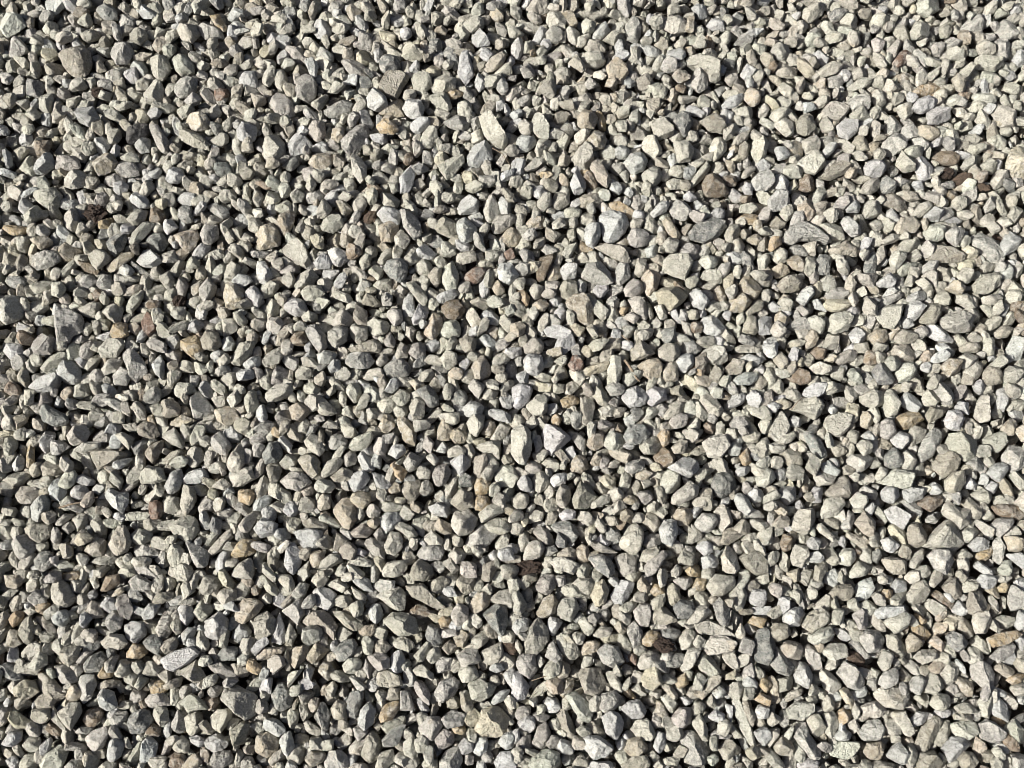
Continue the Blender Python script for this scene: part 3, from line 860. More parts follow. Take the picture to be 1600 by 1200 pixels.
dr 240,190 270,110 320,150 400,190 425,235 350,265 270,230|big blue-grey mottled stone
cr 420,320 460,260 530,255 560,310 530,370 450,385
wa 250,340 290,295 345,310 330,370 290,430 255,390
vf 570,420 680,410 760,425 790,440 700,500 610,535
gp 1190,120 1250,45 1300,110 1335,170 1280,210 1220,225
ta 1340,170 1400,140 1470,150 1490,210 1420,265 1360,220
vr 850,280 900,225 960,240 1000,310 960,345 870,320
ta 910,450 950,380 1020,360 1000,430 950,505|tan tent-shaped stone
wa 660,700 690,650 740,680 800,680 800,740 770,805 700,760
wa 185,770 230,720 280,690 310,730 300,800 250,860 200,840
wr 300,650 340,590 400,610 415,670 380,740 320,710
wr 440,680 480,630 530,640 555,690 510,720 450,715
wr 1030,640 1070,560 1120,535 1145,580 1110,660 1060,690
cs 870,570 930,515 1020,530 1030,600 960,620 890,620
rr 935,740 1010,735 1022,790 1000,840 940,835|brick-red pebble
ca 1030,740 1060,705 1115,715 1120,770 1080,808 1025,790
vr 685,1000 740,890 780,890 820,970 800,1040 720,1070
cr 820,940 870,910 945,920 940,970 880,1005 830,980
gr 820,1030 880,1000 960,1010 1010,1060 930,1088 840,1070
ga 1175,1000 1230,1010 1305,1060 1290,1120 1240,1145 1200,1080
wr 1350,1110 1390,1050 1440,1060 1445,1130 1400,1190 1355,1160
cs 1310,1030 1370,960 1440,910 1455,950 1390,1030 1330,1065
ca 1060,880 1140,830 1220,840 1240,920 1180,985 1100,950
gp 1320,350 1380,300 1440,390 1400,450 1340,400
ca 1420,480 1460,420 1520,450 1530,510 1460,555 1430,530
ca 1440,570 1520,520 1575,520 1590,590 1530,630 1460,645
dr 220,1100 260,1045 320,1060 335,1120 280,1165 230,1150
gr 75,1000 110,950 180,945 235,1010 190,1080 110,1095
va 95,690 130,645 210,640 255,680 200,740 120,745
wr 1140,590 1190,540 1270,530 1312,580 1240,625 1150,635
ca 1165,450 1200,395 1260,410 1265,470 1210,520 1170,490
oa 1440,1080 1480,1010 1520,970 1600,980 1590,1050 1500,1100|stone with bright orange patch
ma 1240,760 1290,700 1350,730 1340,790 1260,810
va 155,900 220,870 320,880 330,930 250,1000 180,960
ca 15,230 60,190 110,200 100,280 40,290
ta 80,250 130,200 180,190 160,240 110,280
ca 1085,60 1120,0 1210,0 1190,60 1130,85
ca 1330,90 1420,70 1410,130 1360,140
cr 1515,110 1560,40 1600,60 1620,150 1560,190
cr 825,140 850,95 900,140 910,210 870,220
br 860,60 890,25 935,40 920,90 880,100
da 825,380 870,345 930,370 890,450 840,430
ca 720,320 760,300 840,340 800,400
ma 565,340 610,290 690,310 680,360 600,365
va 1020,480 1070,430 1150,410 1130,460 1060,500
wa 1395,300 1440,265 1510,320 1490,360 1430,360
ca 1020,330 1090,280 1150,360 1140,400 1070,370
ca 1170,280 1250,220 1290,240 1230,310
ta 1060,250 1150,190 1220,230 1140,270
oa 920,200 960,190 975,265 930,240
wr 75,510 110,450 150,470 140,540 90,545
ca 0,500 50,450 70,540 20,560
ca 25,600 90,560 185,550 180,590 100,650
va 230,510 290,480 410,510 380,560 280,575
wr 460,590 520,570 600,610 570,640 490,620
ca 610,580 640,535 690,550 680,610 630,625
ca 690,600 710,540 770,600 750,650
wf 555,670 610,630 680,635 620,685
va 600,780 620,700 660,720 680,770 610,830
cr 460,860 490,810 550,820 540,880 480,920
cr 340,860 400,810 460,820 390,880 345,885
ga 385,900 440,860 470,900 430,935
ca 560,860 610,830 660,880 650,950 590,910
va 530,1040 600,960 655,980 640,1070 570,1070
ca 560,1110 620,1075 720,1080 720,1130 620,1125
ca 740,1180 770,1130 840,1140 840,1190 780,1210
cr 825,1110 850,1075 940,1090 930,1130 850,1140
ca 1130,770 1150,640 1210,660 1220,740 1160,815
vr 1010,100 1060,90 1120,130 1110,190 1030,210
ca 1330,640 1390,590 1440,630 1400,660
wp 1400,690 1440,635 1470,690 1410,720
oa 1490,670 1560,660 1600,700 1560,750 1500,730
ca 1355,790 1450,780 1440,830 1380,845
dr 1305,880 1330,820 1385,860 1370,940 1320,920
ca 440,1000 500,920 540,900 520,960 460,1010
cr 1445,1200 1500,1110 1560,1090 1590,1160 1570,1210
cf 780,830 820,800 940,805 930,845 800,852
ca 1040,1050 1070,1000 1140,985 1130,1030 1060,1055
da 400,130 430,85 490,100 480,150 430,155
wr 335,120 360,75 400,100 390,150 350,150
ga 635,100 690,85 770,130 750,170 690,140
#1,2
dr 45,430 80,370 140,365 170,420 150,480 50,495|domed slate-grey stone
dr 1005,40 1080,10 1130,60 1150,130 1090,150 1040,100
wr 1220,480 1270,430 1330,455 1342,510 1280,565 1240,530
or 1355,640 1385,590 1450,580 1470,630 1430,690 1375,690|deep golden pebble
or 1355,730 1390,695 1450,705 1470,750 1420,790 1365,780
cr 1215,860 1240,800 1330,790 1375,840 1350,920 1260,950
ta 475,790 560,710 610,740 630,830 580,910 520,870|large tan angular rock
ga 1310,1000 1350,920 1410,880 1505,940 1450,1000 1370,1040
wa 775,860 810,815 880,810 900,850 860,900 810,930
wa 720,550 780,570 850,610 840,650 770,665
wa 565,620 620,560 680,545 700,600 660,650 600,675
tr 580,710 630,670 700,685 722,730 670,775 610,760
er 360,630 400,600 460,605 500,655 440,680 380,665
ma 145,600 220,545 310,570 340,620 260,665 190,645
oa 835,500 880,490 940,550 910,600 870,570|dark mustard stone
wr 830,430 860,385 920,380 930,420 880,465
ta 875,240 910,195 960,240 1000,290 990,380 950,420 910,310
ta 1140,290 1170,220 1240,300 1200,345 1140,340
ca 960,140 1000,75 1050,100 1045,190 990,225
mr 1095,580 1130,510 1190,495 1220,550 1180,620 1130,640
ea 1485,570 1540,505 1600,520 1640,580 1600,640 1510,635
ca 755,120 800,70 870,75 890,130 830,175 770,170
ca 380,150 400,75 460,130 505,190 450,200 400,180
ca 300,350 340,305 400,350 420,410 390,445 330,400
ga 455,360 490,315 550,330 575,385 520,405 465,400
cr 410,560 450,490 530,455 550,480 500,545 430,580
ca 590,380 620,340 720,300 720,350 680,410 600,420
wa 635,450 680,415 720,480 735,530 680,545 650,500
ta 765,250 800,200 860,205 870,260 820,300 775,290
cs 845,890 900,865 970,895 1000,940 950,970 900,920
ca 800,1000 840,930 910,940 915,1010 870,1070 820,1055
gr 1010,1060 1060,1000 1140,990 1185,1050 1150,1095 1040,1100
wa 180,1130 195,1010 240,1000 290,1080 260,1170 220,1190
tr 325,1090 350,1045 410,1050 430,1100 400,1150 345,1140
wa 240,920 330,905 415,920 405,1000 350,1040 290,1020
ca 1430,880 1490,840 1560,840 1600,900 1540,940 1460,920
wa 1080,760 1140,745 1210,775 1205,830 1110,815
ca 1325,240 1370,185 1425,200 1420,260 1380,320 1335,290
cr 750,770 790,725 900,740 940,790 830,808
va 490,1030 510,940 580,970 570,1020 530,1045
wa 0,230 10,150 50,130 75,200 50,240
vr 965,1190 980,1120 1030,1095 1100,1140 1110,1200 1060,1230 990,1230
ca 795,1170 830,1120 940,1105 930,1160 880,1200 810,1200
ca 50,70 110,20 220,0 225,60 150,100 80,110
ca 290,10 360,-10 400,30 380,80 310,50
cr 560,60 590,0 650,20 655,90 610,125
ma 120,220 140,180 200,165 215,220 150,265
ta 215,150 270,120 340,160 280,230 220,210
va 185,270 230,250 300,330 280,370 210,330
ca 240,250 290,205 345,240 320,310 270,310
ga 0,260 60,230 115,250 80,310 0,315
wa 130,360 170,320 220,380 210,430
ca 235,430 290,390 360,410 330,445
ca 155,490 200,435 260,470 230,530 180,530
va 265,480 310,440 390,460 400,560 350,590 300,540
va 65,520 100,490 160,520 140,600 90,620
mr 545,460 590,420 630,440 620,500 570,520
va 475,580 540,530 620,545 590,600 500,610
ca 530,260 570,240 625,290 620,330 560,330
ga 640,230 670,170 720,200 700,260
ma 730,390 760,335 825,360 800,460 750,440
ga 925,490 970,430 1030,470 1010,520 960,545
ca 1005,560 1030,500 1095,540 1080,590 1020,590
ma 1040,390 1070,325 1110,370 1090,430
cr 1065,460 1100,435 1145,470 1120,515
va 900,650 950,600 1030,610 1020,690 960,750 920,700
ca 1175,690 1210,600 1260,590 1250,680 1200,725
va 1225,740 1280,660 1350,690 1360,760 1280,780
da 1265,600 1300,560 1360,590 1350,640 1280,640
va 1370,460 1430,440 1450,500 1420,580 1370,580
ca 1380,400 1420,360 1520,370 1510,470 1450,440
ca 1465,330 1530,250 1580,280 1540,360 1490,375
ta 1410,310 1440,220 1510,250 1480,320
wa 1450,180 1500,150 1590,200 1580,240 1500,220
wa 1300,150 1350,110 1420,130 1400,190 1320,205
da 1215,80 1280,40 1330,70 1300,130 1240,120
ca 1390,820 1450,760 1560,750 1540,800 1420,860
ta 1120,890 1150,840 1220,880 1210,940 1150,930
ca 690,800 720,745 780,790 760,840 710,830
va 600,920 660,880 740,920 690,960 620,955
ma 740,940 780,890 800,950 770,990
ma 660,1000 730,960 810,1000 790,1090 720,1060
cr 570,1110 640,1070 725,1100 710,1140 590,1140
wr 610,1060 640,1025 695,1050 670,1080
wr 465,1060 500,1040 550,1080 520,1105
va 295,870 350,840 450,870 430,915 320,900
va 170,860 220,820 290,850 250,930 190,920
wa 0,900 50,840 130,880 120,930 40,960
ca 0,660 40,570 80,620 60,690 10,720
va 380,740 400,690 460,700 465,770 400,790
wr 1130,420 1170,355 1200,400 1180,430
ca 1210,1070 1240,1010 1310,1060 1280,1120 1220,1110
wr 1500,1060 1540,1020 1600,1030 1610,1090 1540,1105
ca 1060,960 1100,920 1160,970 1150,1010 1070,1010
ca 1170,1120 1220,1090 1270,1150 1230,1180
ma 1280,1180 1290,1120 1370,1110 1370,1200 1300,1210
#2,2
wa 190,320 215,260 290,275 365,340 300,400 245,435 200,390|pale blue-white heart-shaped stone
da 245,890 320,840 390,890 415,940 370,995 310,960|dark olive-grey slab
dr 1240,630 1280,565 1360,555 1400,620 1370,690 1280,715|round blue-grey cobble
cf 1190,370 1250,330 1330,315 1360,390 1300,460 1230,450|cream diamond-shaped slab
ba 885,460 930,400 970,395 1030,460 1000,510 930,525|olive-brown pyramid stone
or 915,320 950,275 990,310 985,370 950,395
wa 685,90 720,30 780,10 840,60 830,130 740,140
wp 835,60 880,20 950,40 960,90 880,130 840,110
da 700,330 740,260 820,255 860,310 820,365 730,380
va 430,90 480,70 515,130 500,230 470,270 435,260
or 300,105 340,75 410,80 425,110 370,145 315,140
ca 85,140 160,65 210,70 215,170 170,210 110,180
wr 0,30 60,0 130,30 110,110 50,150 0,150
cr 940,210 990,130 1050,100 1085,125 1050,190 960,220
ca 1175,110 1200,60 1260,80 1315,160 1280,195 1220,170
wa 985,520 1080,455 1150,470 1170,520 1110,585 1030,555
ca 930,620 970,530 1040,545 1055,620 1010,670 950,685
cr 1000,700 1060,640 1120,605 1170,650 1150,700 1060,745 1005,755
va 380,720 430,615 480,640 530,710 470,770 390,775
cr 275,690 310,635 360,640 365,720 320,775 280,750
gr 1145,860 1200,805 1260,810 1290,870 1250,920 1170,920
ca 1265,800 1320,740 1355,790 1370,870 1310,920 1280,880
ca 675,990 720,910 765,865 815,930 800,1020 760,1070 690,1030
wr 920,900 960,850 1025,860 1035,950 1000,1010 940,990
dp 585,930 625,850 680,960 640,1010 590,990
da 485,1090 560,1070 620,1110 640,1160 600,1200 540,1160
ma 820,1160 870,1090 940,1045 960,1080 900,1170 840,1200
cr 75,1050 110,995 170,980 205,1030 180,1080 80,1095
tr 395,1040 430,1005 475,1030 480,1100 440,1130 405,1090
ca 1310,1080 1350,1000 1400,1060 1420,1150 1380,1190 1320,1160
vf 1425,1090 1480,1045 1560,1060 1600,1110 1600,1180 1510,1195
wr 1155,1020 1200,980 1255,1000 1260,1050 1200,1070
wr 1390,730 1420,675 1470,720 1500,780 1470,815 1410,780
tr 355,500 400,445 455,460 480,520 430,550 370,545
ea 575,340 620,300 690,320 700,380 640,430 585,400
ca 805,390 860,340 880,305 930,370 900,430 830,430
ta 1005,840 1040,785 1110,780 1135,830 1090,885 1030,870
ca 0,300 60,260 110,300 120,400 80,500 20,480 0,430
cr 1530,590 1570,535 1620,530 1640,590 1600,640 1540,630
cr 130,600 170,545 220,560 230,620 180,680 140,650
gr 1365,250 1400,205 1450,200 1485,250 1440,290 1380,285
ca 640,1080 720,1060 770,1090 770,1180 700,1200 660,1150
cr 245,20 270,0 330,0 320,50 270,60
va 500,50 540,10 590,60 600,120 540,130
ga 590,20 640,-10 700,0 690,60 620,70
ca 540,150 600,120 650,150 620,200 560,200
cr 315,200 350,160 390,190 360,250 320,240
or 250,210 280,190 310,220 300,265 255,260
va 985,30 1040,10 1100,40 1060,70 1000,60
ca 1140,120 1170,110 1225,190 1190,230 1150,190
wa 1340,130 1390,60 1460,60 1440,120 1370,150
wa 1470,80 1510,40 1565,110 1530,150 1480,120
mr 985,240 1030,185 1100,195 1080,260 1020,275
cr 1095,260 1120,215 1175,220 1170,290 1120,320
br 1200,260 1230,235 1270,260 1260,310 1210,300
cr 840,190 850,140 890,150 940,160 880,210 820,220
va 1000,400 1050,350 1105,370 1080,430 1020,430
ca 1335,330 1350,280 1400,290 1410,340 1360,360
va 1440,330 1490,290 1550,310 1530,360 1460,365
wr 1350,420 1380,365 1440,390 1420,440 1370,445
oa 1420,450 1480,400 1490,490 1450,520
wr 1390,550 1420,515 1480,520 1470,570 1410,575
ca 1250,490 1290,450 1340,490 1350,560 1290,540
ta 470,390 490,310 560,310 580,370 510,420
ga 360,310 410,310 465,360 450,430 410,390
ca 130,430 190,405 230,440 190,475 145,470
va 265,430 310,415 360,480 330,500
mr 75,530 120,485 185,500 180,550 110,565
ca 190,500 230,465 280,480 300,540 250,545
wr 240,600 280,555 350,560 340,610 270,640
wr 35,620 80,560 125,600 115,670 60,660
cr 0,720 50,685 100,700 90,770 20,790
cr 195,700 230,630 265,640 260,700 215,740
ga 705,540 730,490 840,470 820,530 750,560
va 500,640 560,610 620,660 570,700
ca 495,750 560,700 620,690 600,740 510,775
ca 670,650 690,560 740,570 740,640 700,670
va 745,640 780,590 815,640 800,720 760,690
cr 845,770 870,715 915,740 900,800 850,800
ta 690,700 730,685 780,720 770,755 700,740
va 820,870 850,810 920,840 930,880 880,925 830,890
ta 490,500 520,440 570,470 540,510
mr 540,490 570,450 610,470 600,520 550,525
ya 545,600 590,570 640,590 640,650 600,665
ca 410,840 430,790 480,800 520,860 480,885
wr 295,820 340,785 400,790 390,840 320,850
ca 120,910 180,890 250,940 260,1000 200,1000
cr 520,880 530,815 580,870 600,930 550,920
wa 525,990 560,940 620,990 590,1015
ga 820,1010 850,940 930,950 920,1000 850,1030
ca 800,1100 830,1040 920,1010 910,1070 830,1120
ca 1040,1080 1080,1035 1140,1060 1120,1130 1050,1120
wa 1190,1090 1240,1065 1300,1100 1280,1140 1200,1150
ca 1100,980 1120,880 1180,910 1190,960 1130,1000
va 1300,990 1340,910 1420,900 1430,950 1350,1000
ca 1515,980 1560,910 1620,900 1620,1000 1560,1010
va 1390,900 1440,850 1490,870 1480,930 1410,940
cr 900,640 930,640 970,690 950,755 890,690
va 1175,650 1220,610 1250,680 1245,780 1200,780
wr 1460,690 1500,645 1560,660 1580,720 1510,740
ca 240,1110 250,1090 330,1090 410,1130 370,1180 280,1150
va 290,1060 350,1020 400,1040 390,1110 300,1100
ca 480,1000 520,980 600,1020 650,1050 560,1060
ca 1520,400 1560,350 1600,340 1620,420 1590,460 1540,450
#3,2
cf 5,320 30,220 70,170 130,240 130,310 70,370|cream teardrop slab
ca 145,160 200,100 290,85 355,120 320,190 290,225 230,190
cf 345,250 380,200 470,185 520,200 490,290 440,330 360,290
ds 225,310 270,310 330,360 365,440 340,475 270,410|dark slate feather-shaped stone
gr 935,440 970,350 1040,270 1095,280 1070,370 1010,480 960,515|long grey loaf-shaped stone
cr 720,60 760,25 800,60 830,130 800,190 740,205 725,150
wa 830,90 870,55 920,90 955,130 920,180 850,140
ca 570,80 640,40 720,60 725,120 660,155 600,130
or 790,220 850,180 940,170 980,215 930,250 850,295|tan-orange lens
gr 700,260 740,205 790,240 795,300 750,345 710,320
wr 1100,230 1130,170 1190,165 1225,220 1190,290 1115,280
ca 1105,400 1150,300 1220,290 1300,360 1295,450 1230,480 1150,430
va 1030,520 1080,430 1150,430 1195,490 1160,550 1090,580
ef 687,612 735,582 797,530 860,540 907,560 910,605 885,645 847,652 785,640|pale green-white flat slab
ea 490,480 520,440 600,445 665,465 610,530 560,560 510,520
dr 725,470 760,410 820,410 850,460 830,520 750,525|round dark grey knob
wr 770,340 810,295 870,310 880,360 830,405 785,380
wr 700,680 750,642 810,655 820,710 780,755 715,730
wa 830,680 880,650 985,655 960,710 890,735
wf 730,800 780,755 860,800 880,830 840,905 770,860|blue-white tilted slab
vr 865,970 880,880 930,860 1000,950 970,1010 900,1020
ca 970,1010 1050,910 1120,850 1180,900 1215,990 1170,1035 1050,1030|largest cream fan-shaped stone
ya 740,890 800,875 855,920 860,990 820,1005 770,940
ca 145,850 190,790 280,785 290,850 240,940 160,910
ca 330,790 370,715 450,710 480,750 420,820 340,835
wr 55,680 110,640 160,650 185,720 130,755 80,720
er 435,1080 470,1035 530,1030 555,1080 510,1130 450,1120
ca 140,1070 170,1010 240,1020 260,1090 210,1145 160,1130
ga 1000,1080 1040,1035 1120,1040 1150,1110 1110,1190 1040,1150
or 1295,1070 1350,1030 1400,1005 1405,1060 1350,1108|mustard-yellow pebble
ca 1085,800 1130,725 1190,780 1260,780 1260,860 1200,900
ga 1465,450 1510,390 1600,400 1640,460 1600,520 1530,555 1480,510
cs 1330,350 1400,310 1460,300 1480,370 1430,430 1370,400
wr 1370,560 1410,500 1480,500 1505,550 1440,610
bs 1390,770 1470,755 1560,770 1590,820 1560,845 1450,820
va 1095,620 1150,560 1220,545 1230,620 1180,690 1110,660
bs 940,745 1000,705 1080,700 1085,740 1020,790
ca 290,580 330,545 420,570 400,630 320,630
va 360,680 430,600 480,565 510,640 500,710 420,720
ca 1290,190 1320,90 1370,70 1370,220 1330,230
ca 870,310 920,265 985,290 970,340 900,385
cr 555,385 590,350 650,365 660,410 600,445
ga 1380,890 1440,845 1520,840 1530,870 1450,950
wa 1250,1000 1310,960 1375,985 1370,1025 1290,1050
wa 0,120 50,80 110,60 130,80 60,120
wf 215,60 260,0 370,0 340,60 290,90
wr 365,150 410,125 440,160 400,190
ca 960,80 1010,30 1070,90 1040,135 980,130
ga 1035,20 1100,0 1160,60 1140,120 1090,120
va 985,200 1020,145 1100,160 1080,210 1010,245
ta 580,210 600,160 655,230 620,280 585,260
wr 130,230 160,195 210,220 190,270 140,265
wa 1165,150 1200,110 1250,120 1250,190 1200,170
ca 1240,220 1260,205 1340,270 1310,285
wr 1420,160 1430,50 1480,30 1500,110 1460,190
ta 1465,270 1510,220 1560,240 1530,320 1480,310
ta 1545,290 1600,255 1630,320 1590,370
cr 490,310 530,280 570,310 550,370 500,350
wr 580,330 630,290 690,330 640,360
va 385,400 390,320 450,350 490,420 430,450
va 70,450 130,405 200,430 210,500 140,510
wa 330,510 380,485 460,550 420,570 350,545
cr 665,590 710,510 760,530 740,580 690,610
ca 105,560 140,510 220,520 210,590 150,600
dr 40,570 60,510 110,530 120,590 70,610
wr 265,690 300,625 340,650 330,730 280,740
va 30,880 80,820 145,840 120,890 50,900
va 295,850 360,825 440,850 440,910 370,885
ca 300,890 340,880 420,960 400,980 330,930
ga 460,890 510,780 560,850 490,930
va 545,870 600,800 665,850 660,960 590,930
ga 570,670 610,635 680,670 670,720 610,710
ea 515,730 560,680 630,730 610,775 540,770
ca 635,770 680,760 750,840 720,870
ga 840,740 900,730 970,800 960,830 890,810
wa 710,980 760,960 820,1010 780,1050 730,1040
ca 565,1050 600,990 650,1050 640,1120 590,1110
ca 335,1040 400,1030 440,1080 430,1140 370,1110
wr 245,990 280,950 330,980 310,1030 260,1030
ba 80,1000 100,940 155,960 140,1030 100,1050
cr 870,1130 930,1050 980,1035 980,1080 920,1150
va 715,1100 780,1080 860,1120 850,1180 770,1180
ca 1180,1060 1220,1035 1275,1070 1240,1105 1190,1095
cr 1200,920 1260,885 1320,900 1290,970 1230,990
wr 1340,920 1390,910 1405,970 1360,970
ga 1410,1000 1440,960 1475,1020 1450,1120 1410,1090
ta 1480,960 1540,960 1590,980 1570,1040 1510,1050
wa 1490,1070 1580,1060 1620,1110 1600,1160
wr 1320,620 1340,550 1375,570 1370,630
ya 1430,610 1470,580 1520,640 1530,700 1470,680
wa 1350,650 1390,600 1435,640 1410,685
ga 1240,490 1310,455 1375,480 1330,540 1270,530
wr 1225,620 1260,585 1310,620 1290,660 1240,655
ca 1275,690 1340,655 1395,690 1370,740 1300,730
wr 1005,640 1040,600 1090,650 1080,700 1020,690
va 1210,740 1260,720 1330,780 1320,840 1270,830
ca 1325,830 1370,780 1420,830 1370,860
wa 450,960 440,1000 480,1020 475,950
ca 510,1190 560,1110 640,1150 600,1200 520,1210
ca 70,1110 90,1050 140,1100 120,1170 60,1160
wr 1370,1200 1280,1140 1310,1105 1370,1140 1410,1190
er 1440,1160 1480,1100 1530,1120 1520,1190 1470,1200
#0,3
vr 215,660 270,600 330,640 400,720 410,760 350,785 270,730|long taupe loaf-shaped stone
wf 1005,525 1080,475 1190,445 1245,485 1180,540 1090,590 1040,570|blue-white flat slab
va 1110,600 1230,525 1290,640 1220,670
wa 1280,290 1370,230 1425,270 1415,350 1360,395 1290,390|white star-shaped stone
mp 725,180 750,85 790,110 830,210 800,280 755,250
wa 620,190 660,130 720,140 730,200 680,220
ba 630,60 660,10 730,0 740,50 690,90 640,95
cr 330,160 320,60 380,15 430,60 470,140 420,195 360,205
dr 800,900 850,840 930,840 960,900 910,980 820,980|dark grey crusty stone
ea 250,1160 300,1090 390,1060 430,1080 380,1200 330,1220 270,1210
ma 525,1020 580,970 670,940 685,970 650,1060 580,1095
wr 670,1140 690,1040 730,1000 775,1050 750,1120 700,1160
br 1040,1160 1080,1110 1140,1105 1175,1150 1170,1200 1100,1230 1040,1200|brown crumbly round stone
ca 1395,760 1420,700 1500,690 1600,750 1600,850 1530,890 1450,810
ga 485,700 510,620 580,615 600,680 570,760 510,800
wr 605,740 650,710 710,730 725,800 700,850 630,810
ca 360,860 430,800 490,790 510,850 440,965 400,920
ma 345,560 400,550 470,590 480,650 400,675 360,620
va 375,520 420,430 490,440 500,520 440,570
da 515,570 560,500 630,475 665,510 620,590 540,600
or 790,500 830,430 900,430 920,480 860,525 810,520|golden crumbly pebble
wa 780,310 830,285 910,290 910,370 850,420 790,390
dr 895,410 940,365 1000,375 1030,440 990,500 930,470
cr 725,580 760,520 805,540 810,600 770,640 730,620
ca 630,410 680,365 760,370 800,430 740,460 650,450
vr 110,340 150,265 190,250 215,330 200,410 160,430
vr 215,250 260,240 320,290 370,370 340,390 260,310
wr 330,260 370,210 420,220 430,280 390,315 340,300
da 0,570 50,545 110,580 155,640 110,660 20,620
ya 100,700 150,655 200,650 230,720 160,775 110,750
or 940,700 980,660 1040,655 1060,700 1010,740 950,735
ma 905,780 950,740 1020,735 1060,800 1000,820 920,810
ma 1300,550 1370,535 1440,580 1480,630 1400,650 1340,610
wa 1270,1030 1350,990 1430,1010 1420,1060 1350,1105 1290,1070
ca 1150,900 1200,860 1255,845 1260,940 1200,1000 1170,970
ca 1300,890 1360,840 1450,830 1440,890 1380,980 1320,940
cf 1130,790 1200,745 1260,780 1300,830 1200,835 1180,870
ca 980,340 1040,220 1075,215 1100,290 1050,370 1000,365
wr 1115,200 1150,150 1200,200 1210,260 1160,310 1120,260
ta 1470,220 1520,150 1590,130 1640,180 1600,240 1520,300 1480,270
gr 1310,1160 1350,1100 1430,1095 1460,1140 1410,1190 1340,1190
ba 530,880 560,840 620,830 640,870 590,940 540,930
ca 960,870 970,825 1040,820 1050,900 1000,930
ta 20,0 120,0 130,50 90,80 40,60
ca 0,130 60,85 110,90 50,150
ga 180,150 230,80 270,110 290,160 220,185
or 55,270 90,225 150,225 140,270 90,320|small golden-orange lump
ca 150,220 200,190 240,220 180,245
ca 560,20 600,0 620,60 590,85
va 540,210 580,160 640,190 660,250 570,260
ga 670,300 690,210 770,230 760,310 700,350
wa 890,230 930,180 1000,180 950,260 900,265
va 945,160 990,110 1080,100 1080,140 1000,175
ga 800,40 860,0 940,40 930,90 850,95
cr 1245,60 1280,0 1350,10 1380,60 1320,110 1260,110
cr 1360,130 1400,75 1470,90 1470,150 1400,185
cr 1205,230 1260,160 1330,180 1320,240 1270,285
wr 1130,370 1170,330 1225,320 1210,380 1150,440
ca 1220,430 1250,330 1290,370 1310,450 1250,470
da 1350,500 1400,435 1490,450 1470,520 1390,525
ca 1495,470 1520,400 1600,390 1610,460 1560,510
or 1535,580 1560,520 1600,530 1640,580 1600,620
ca 175,560 240,470 290,490 290,550 230,590
wa 50,530 70,450 115,450 110,530
va 40,430 60,340 110,350 130,420 90,440
or 610,620 650,565 710,590 700,630 630,640
va 605,680 680,650 760,660 720,700 630,710
ca 810,540 880,530 910,580 860,620
ca 790,650 830,600 890,620 840,690
mr 815,750 850,700 915,730 890,780 840,790
ca 730,830 780,780 830,790 810,830
ga 695,900 730,850 790,850 790,910 720,970
wa 880,1160 890,1050 930,1010 980,1060 960,1140 900,1160
ca 790,1170 830,1090 880,1030 890,1080 840,1180
br 910,960 950,920 1000,950 990,1010 930,1000
ca 1080,1080 1130,1000 1180,1040 1170,1100 1100,1100
wa 1190,1010 1240,1000 1280,1030 1250,1070 1200,1040
va 260,830 200,840 180,880 260,920 320,880 310,830
wr 70,860 90,800 115,840 105,890
ca 155,1050 200,1000 250,1020 250,1080 190,1100
wr 20,1050 70,970 140,980 130,1030 70,1070
ga 395,1190 450,1150 520,1140 520,1200 420,1215
ca 520,1140 560,1100 620,1130 600,1210 540,1200
br 290,960 310,920 370,940 390,1000 320,990
ma 45,960 80,910 140,930 130,980 60,990
ga 1070,940 1110,850 1150,890 1150,970 1100,980
mr 1300,720 1330,680 1400,700 1360,750 1310,755
va 1440,970 1520,900 1560,920 1530,1040 1460,1060
ca 1400,950 1440,890 1500,900 1460,970
ca 330,900 340,820 420,960 400,970
#1,3
dr 490,470 540,410 610,390 635,440 600,510 520,540
er 550,560 580,510 630,500 660,545 630,605 570,615|round greenish-white pebble
dr 95,750 140,670 200,665 235,740 210,820 150,850 110,810|dark blue-grey loaf-shaped stone
ga 1115,740 1150,670 1230,630 1275,670 1240,740 1160,790 1120,780|big grey-topped white stone
ca 0,260 70,230 130,280 120,350 40,390 0,390
ea 290,400 300,320 370,305 420,340 390,400 320,440
wr 705,220 730,170 770,180 790,240 760,300 720,270|smooth white egg-shaped stone
ca 760,130 820,80 900,70 935,130 920,220 840,200 800,160
vs 940,70 1050,55 1110,130 1200,210 1100,190 980,130|grey-brown splintered wedge
ca 795,290 860,230 950,240 1040,300 1020,350 900,375 840,330
bs 960,230 1010,180 1060,200 1100,240 1000,265
dr 1060,370 1090,300 1140,310 1165,400 1130,435 1080,420
wa 640,920 660,820 710,790 745,840 730,920 680,960
da 560,820 590,730 660,715 670,760 630,880 590,895
oa 775,880 800,810 880,785 890,830 850,890 790,910|golden-faced stone
vf 765,610 830,590 900,630 920,680 840,695 760,680
ma 700,510 760,485 830,500 825,570 760,585
wr 835,590 850,490 900,465 930,500 915,600 870,610
ma 980,650 1040,660 1085,720 1075,800 1010,740
ca 845,430 900,390 960,385 990,450 950,470
ya 1365,960 1420,840 1500,810 1575,890 1560,980 1500,1000 1400,1010|large yellowish-cream lump
mr 1015,940 1070,880 1150,880 1160,940 1100,1030 1040,1000
vr 660,1110 690,990 740,960 785,1040 770,1130 720,1175
ga 800,1020 850,965 925,935 930,970 870,1060 820,1085
wr 140,1040 180,975 225,980 235,1060 200,1125 160,1090
da 380,880 420,785 460,870 450,950 410,965
cr 185,880 215,830 265,840 260,910 220,960
ca 1410,470 1480,430 1540,410 1545,490 1490,560 1430,540
ca 1460,150 1530,95 1600,85 1640,140 1600,200 1540,190
da 1420,240 1490,170 1560,190 1570,290 1540,380 1470,310
tr 640,350 690,310 745,305 755,350 700,385
tr 385,570 430,525 490,540 500,600 450,650 400,620
vr 305,1140 350,1095 440,1100 430,1150 350,1188
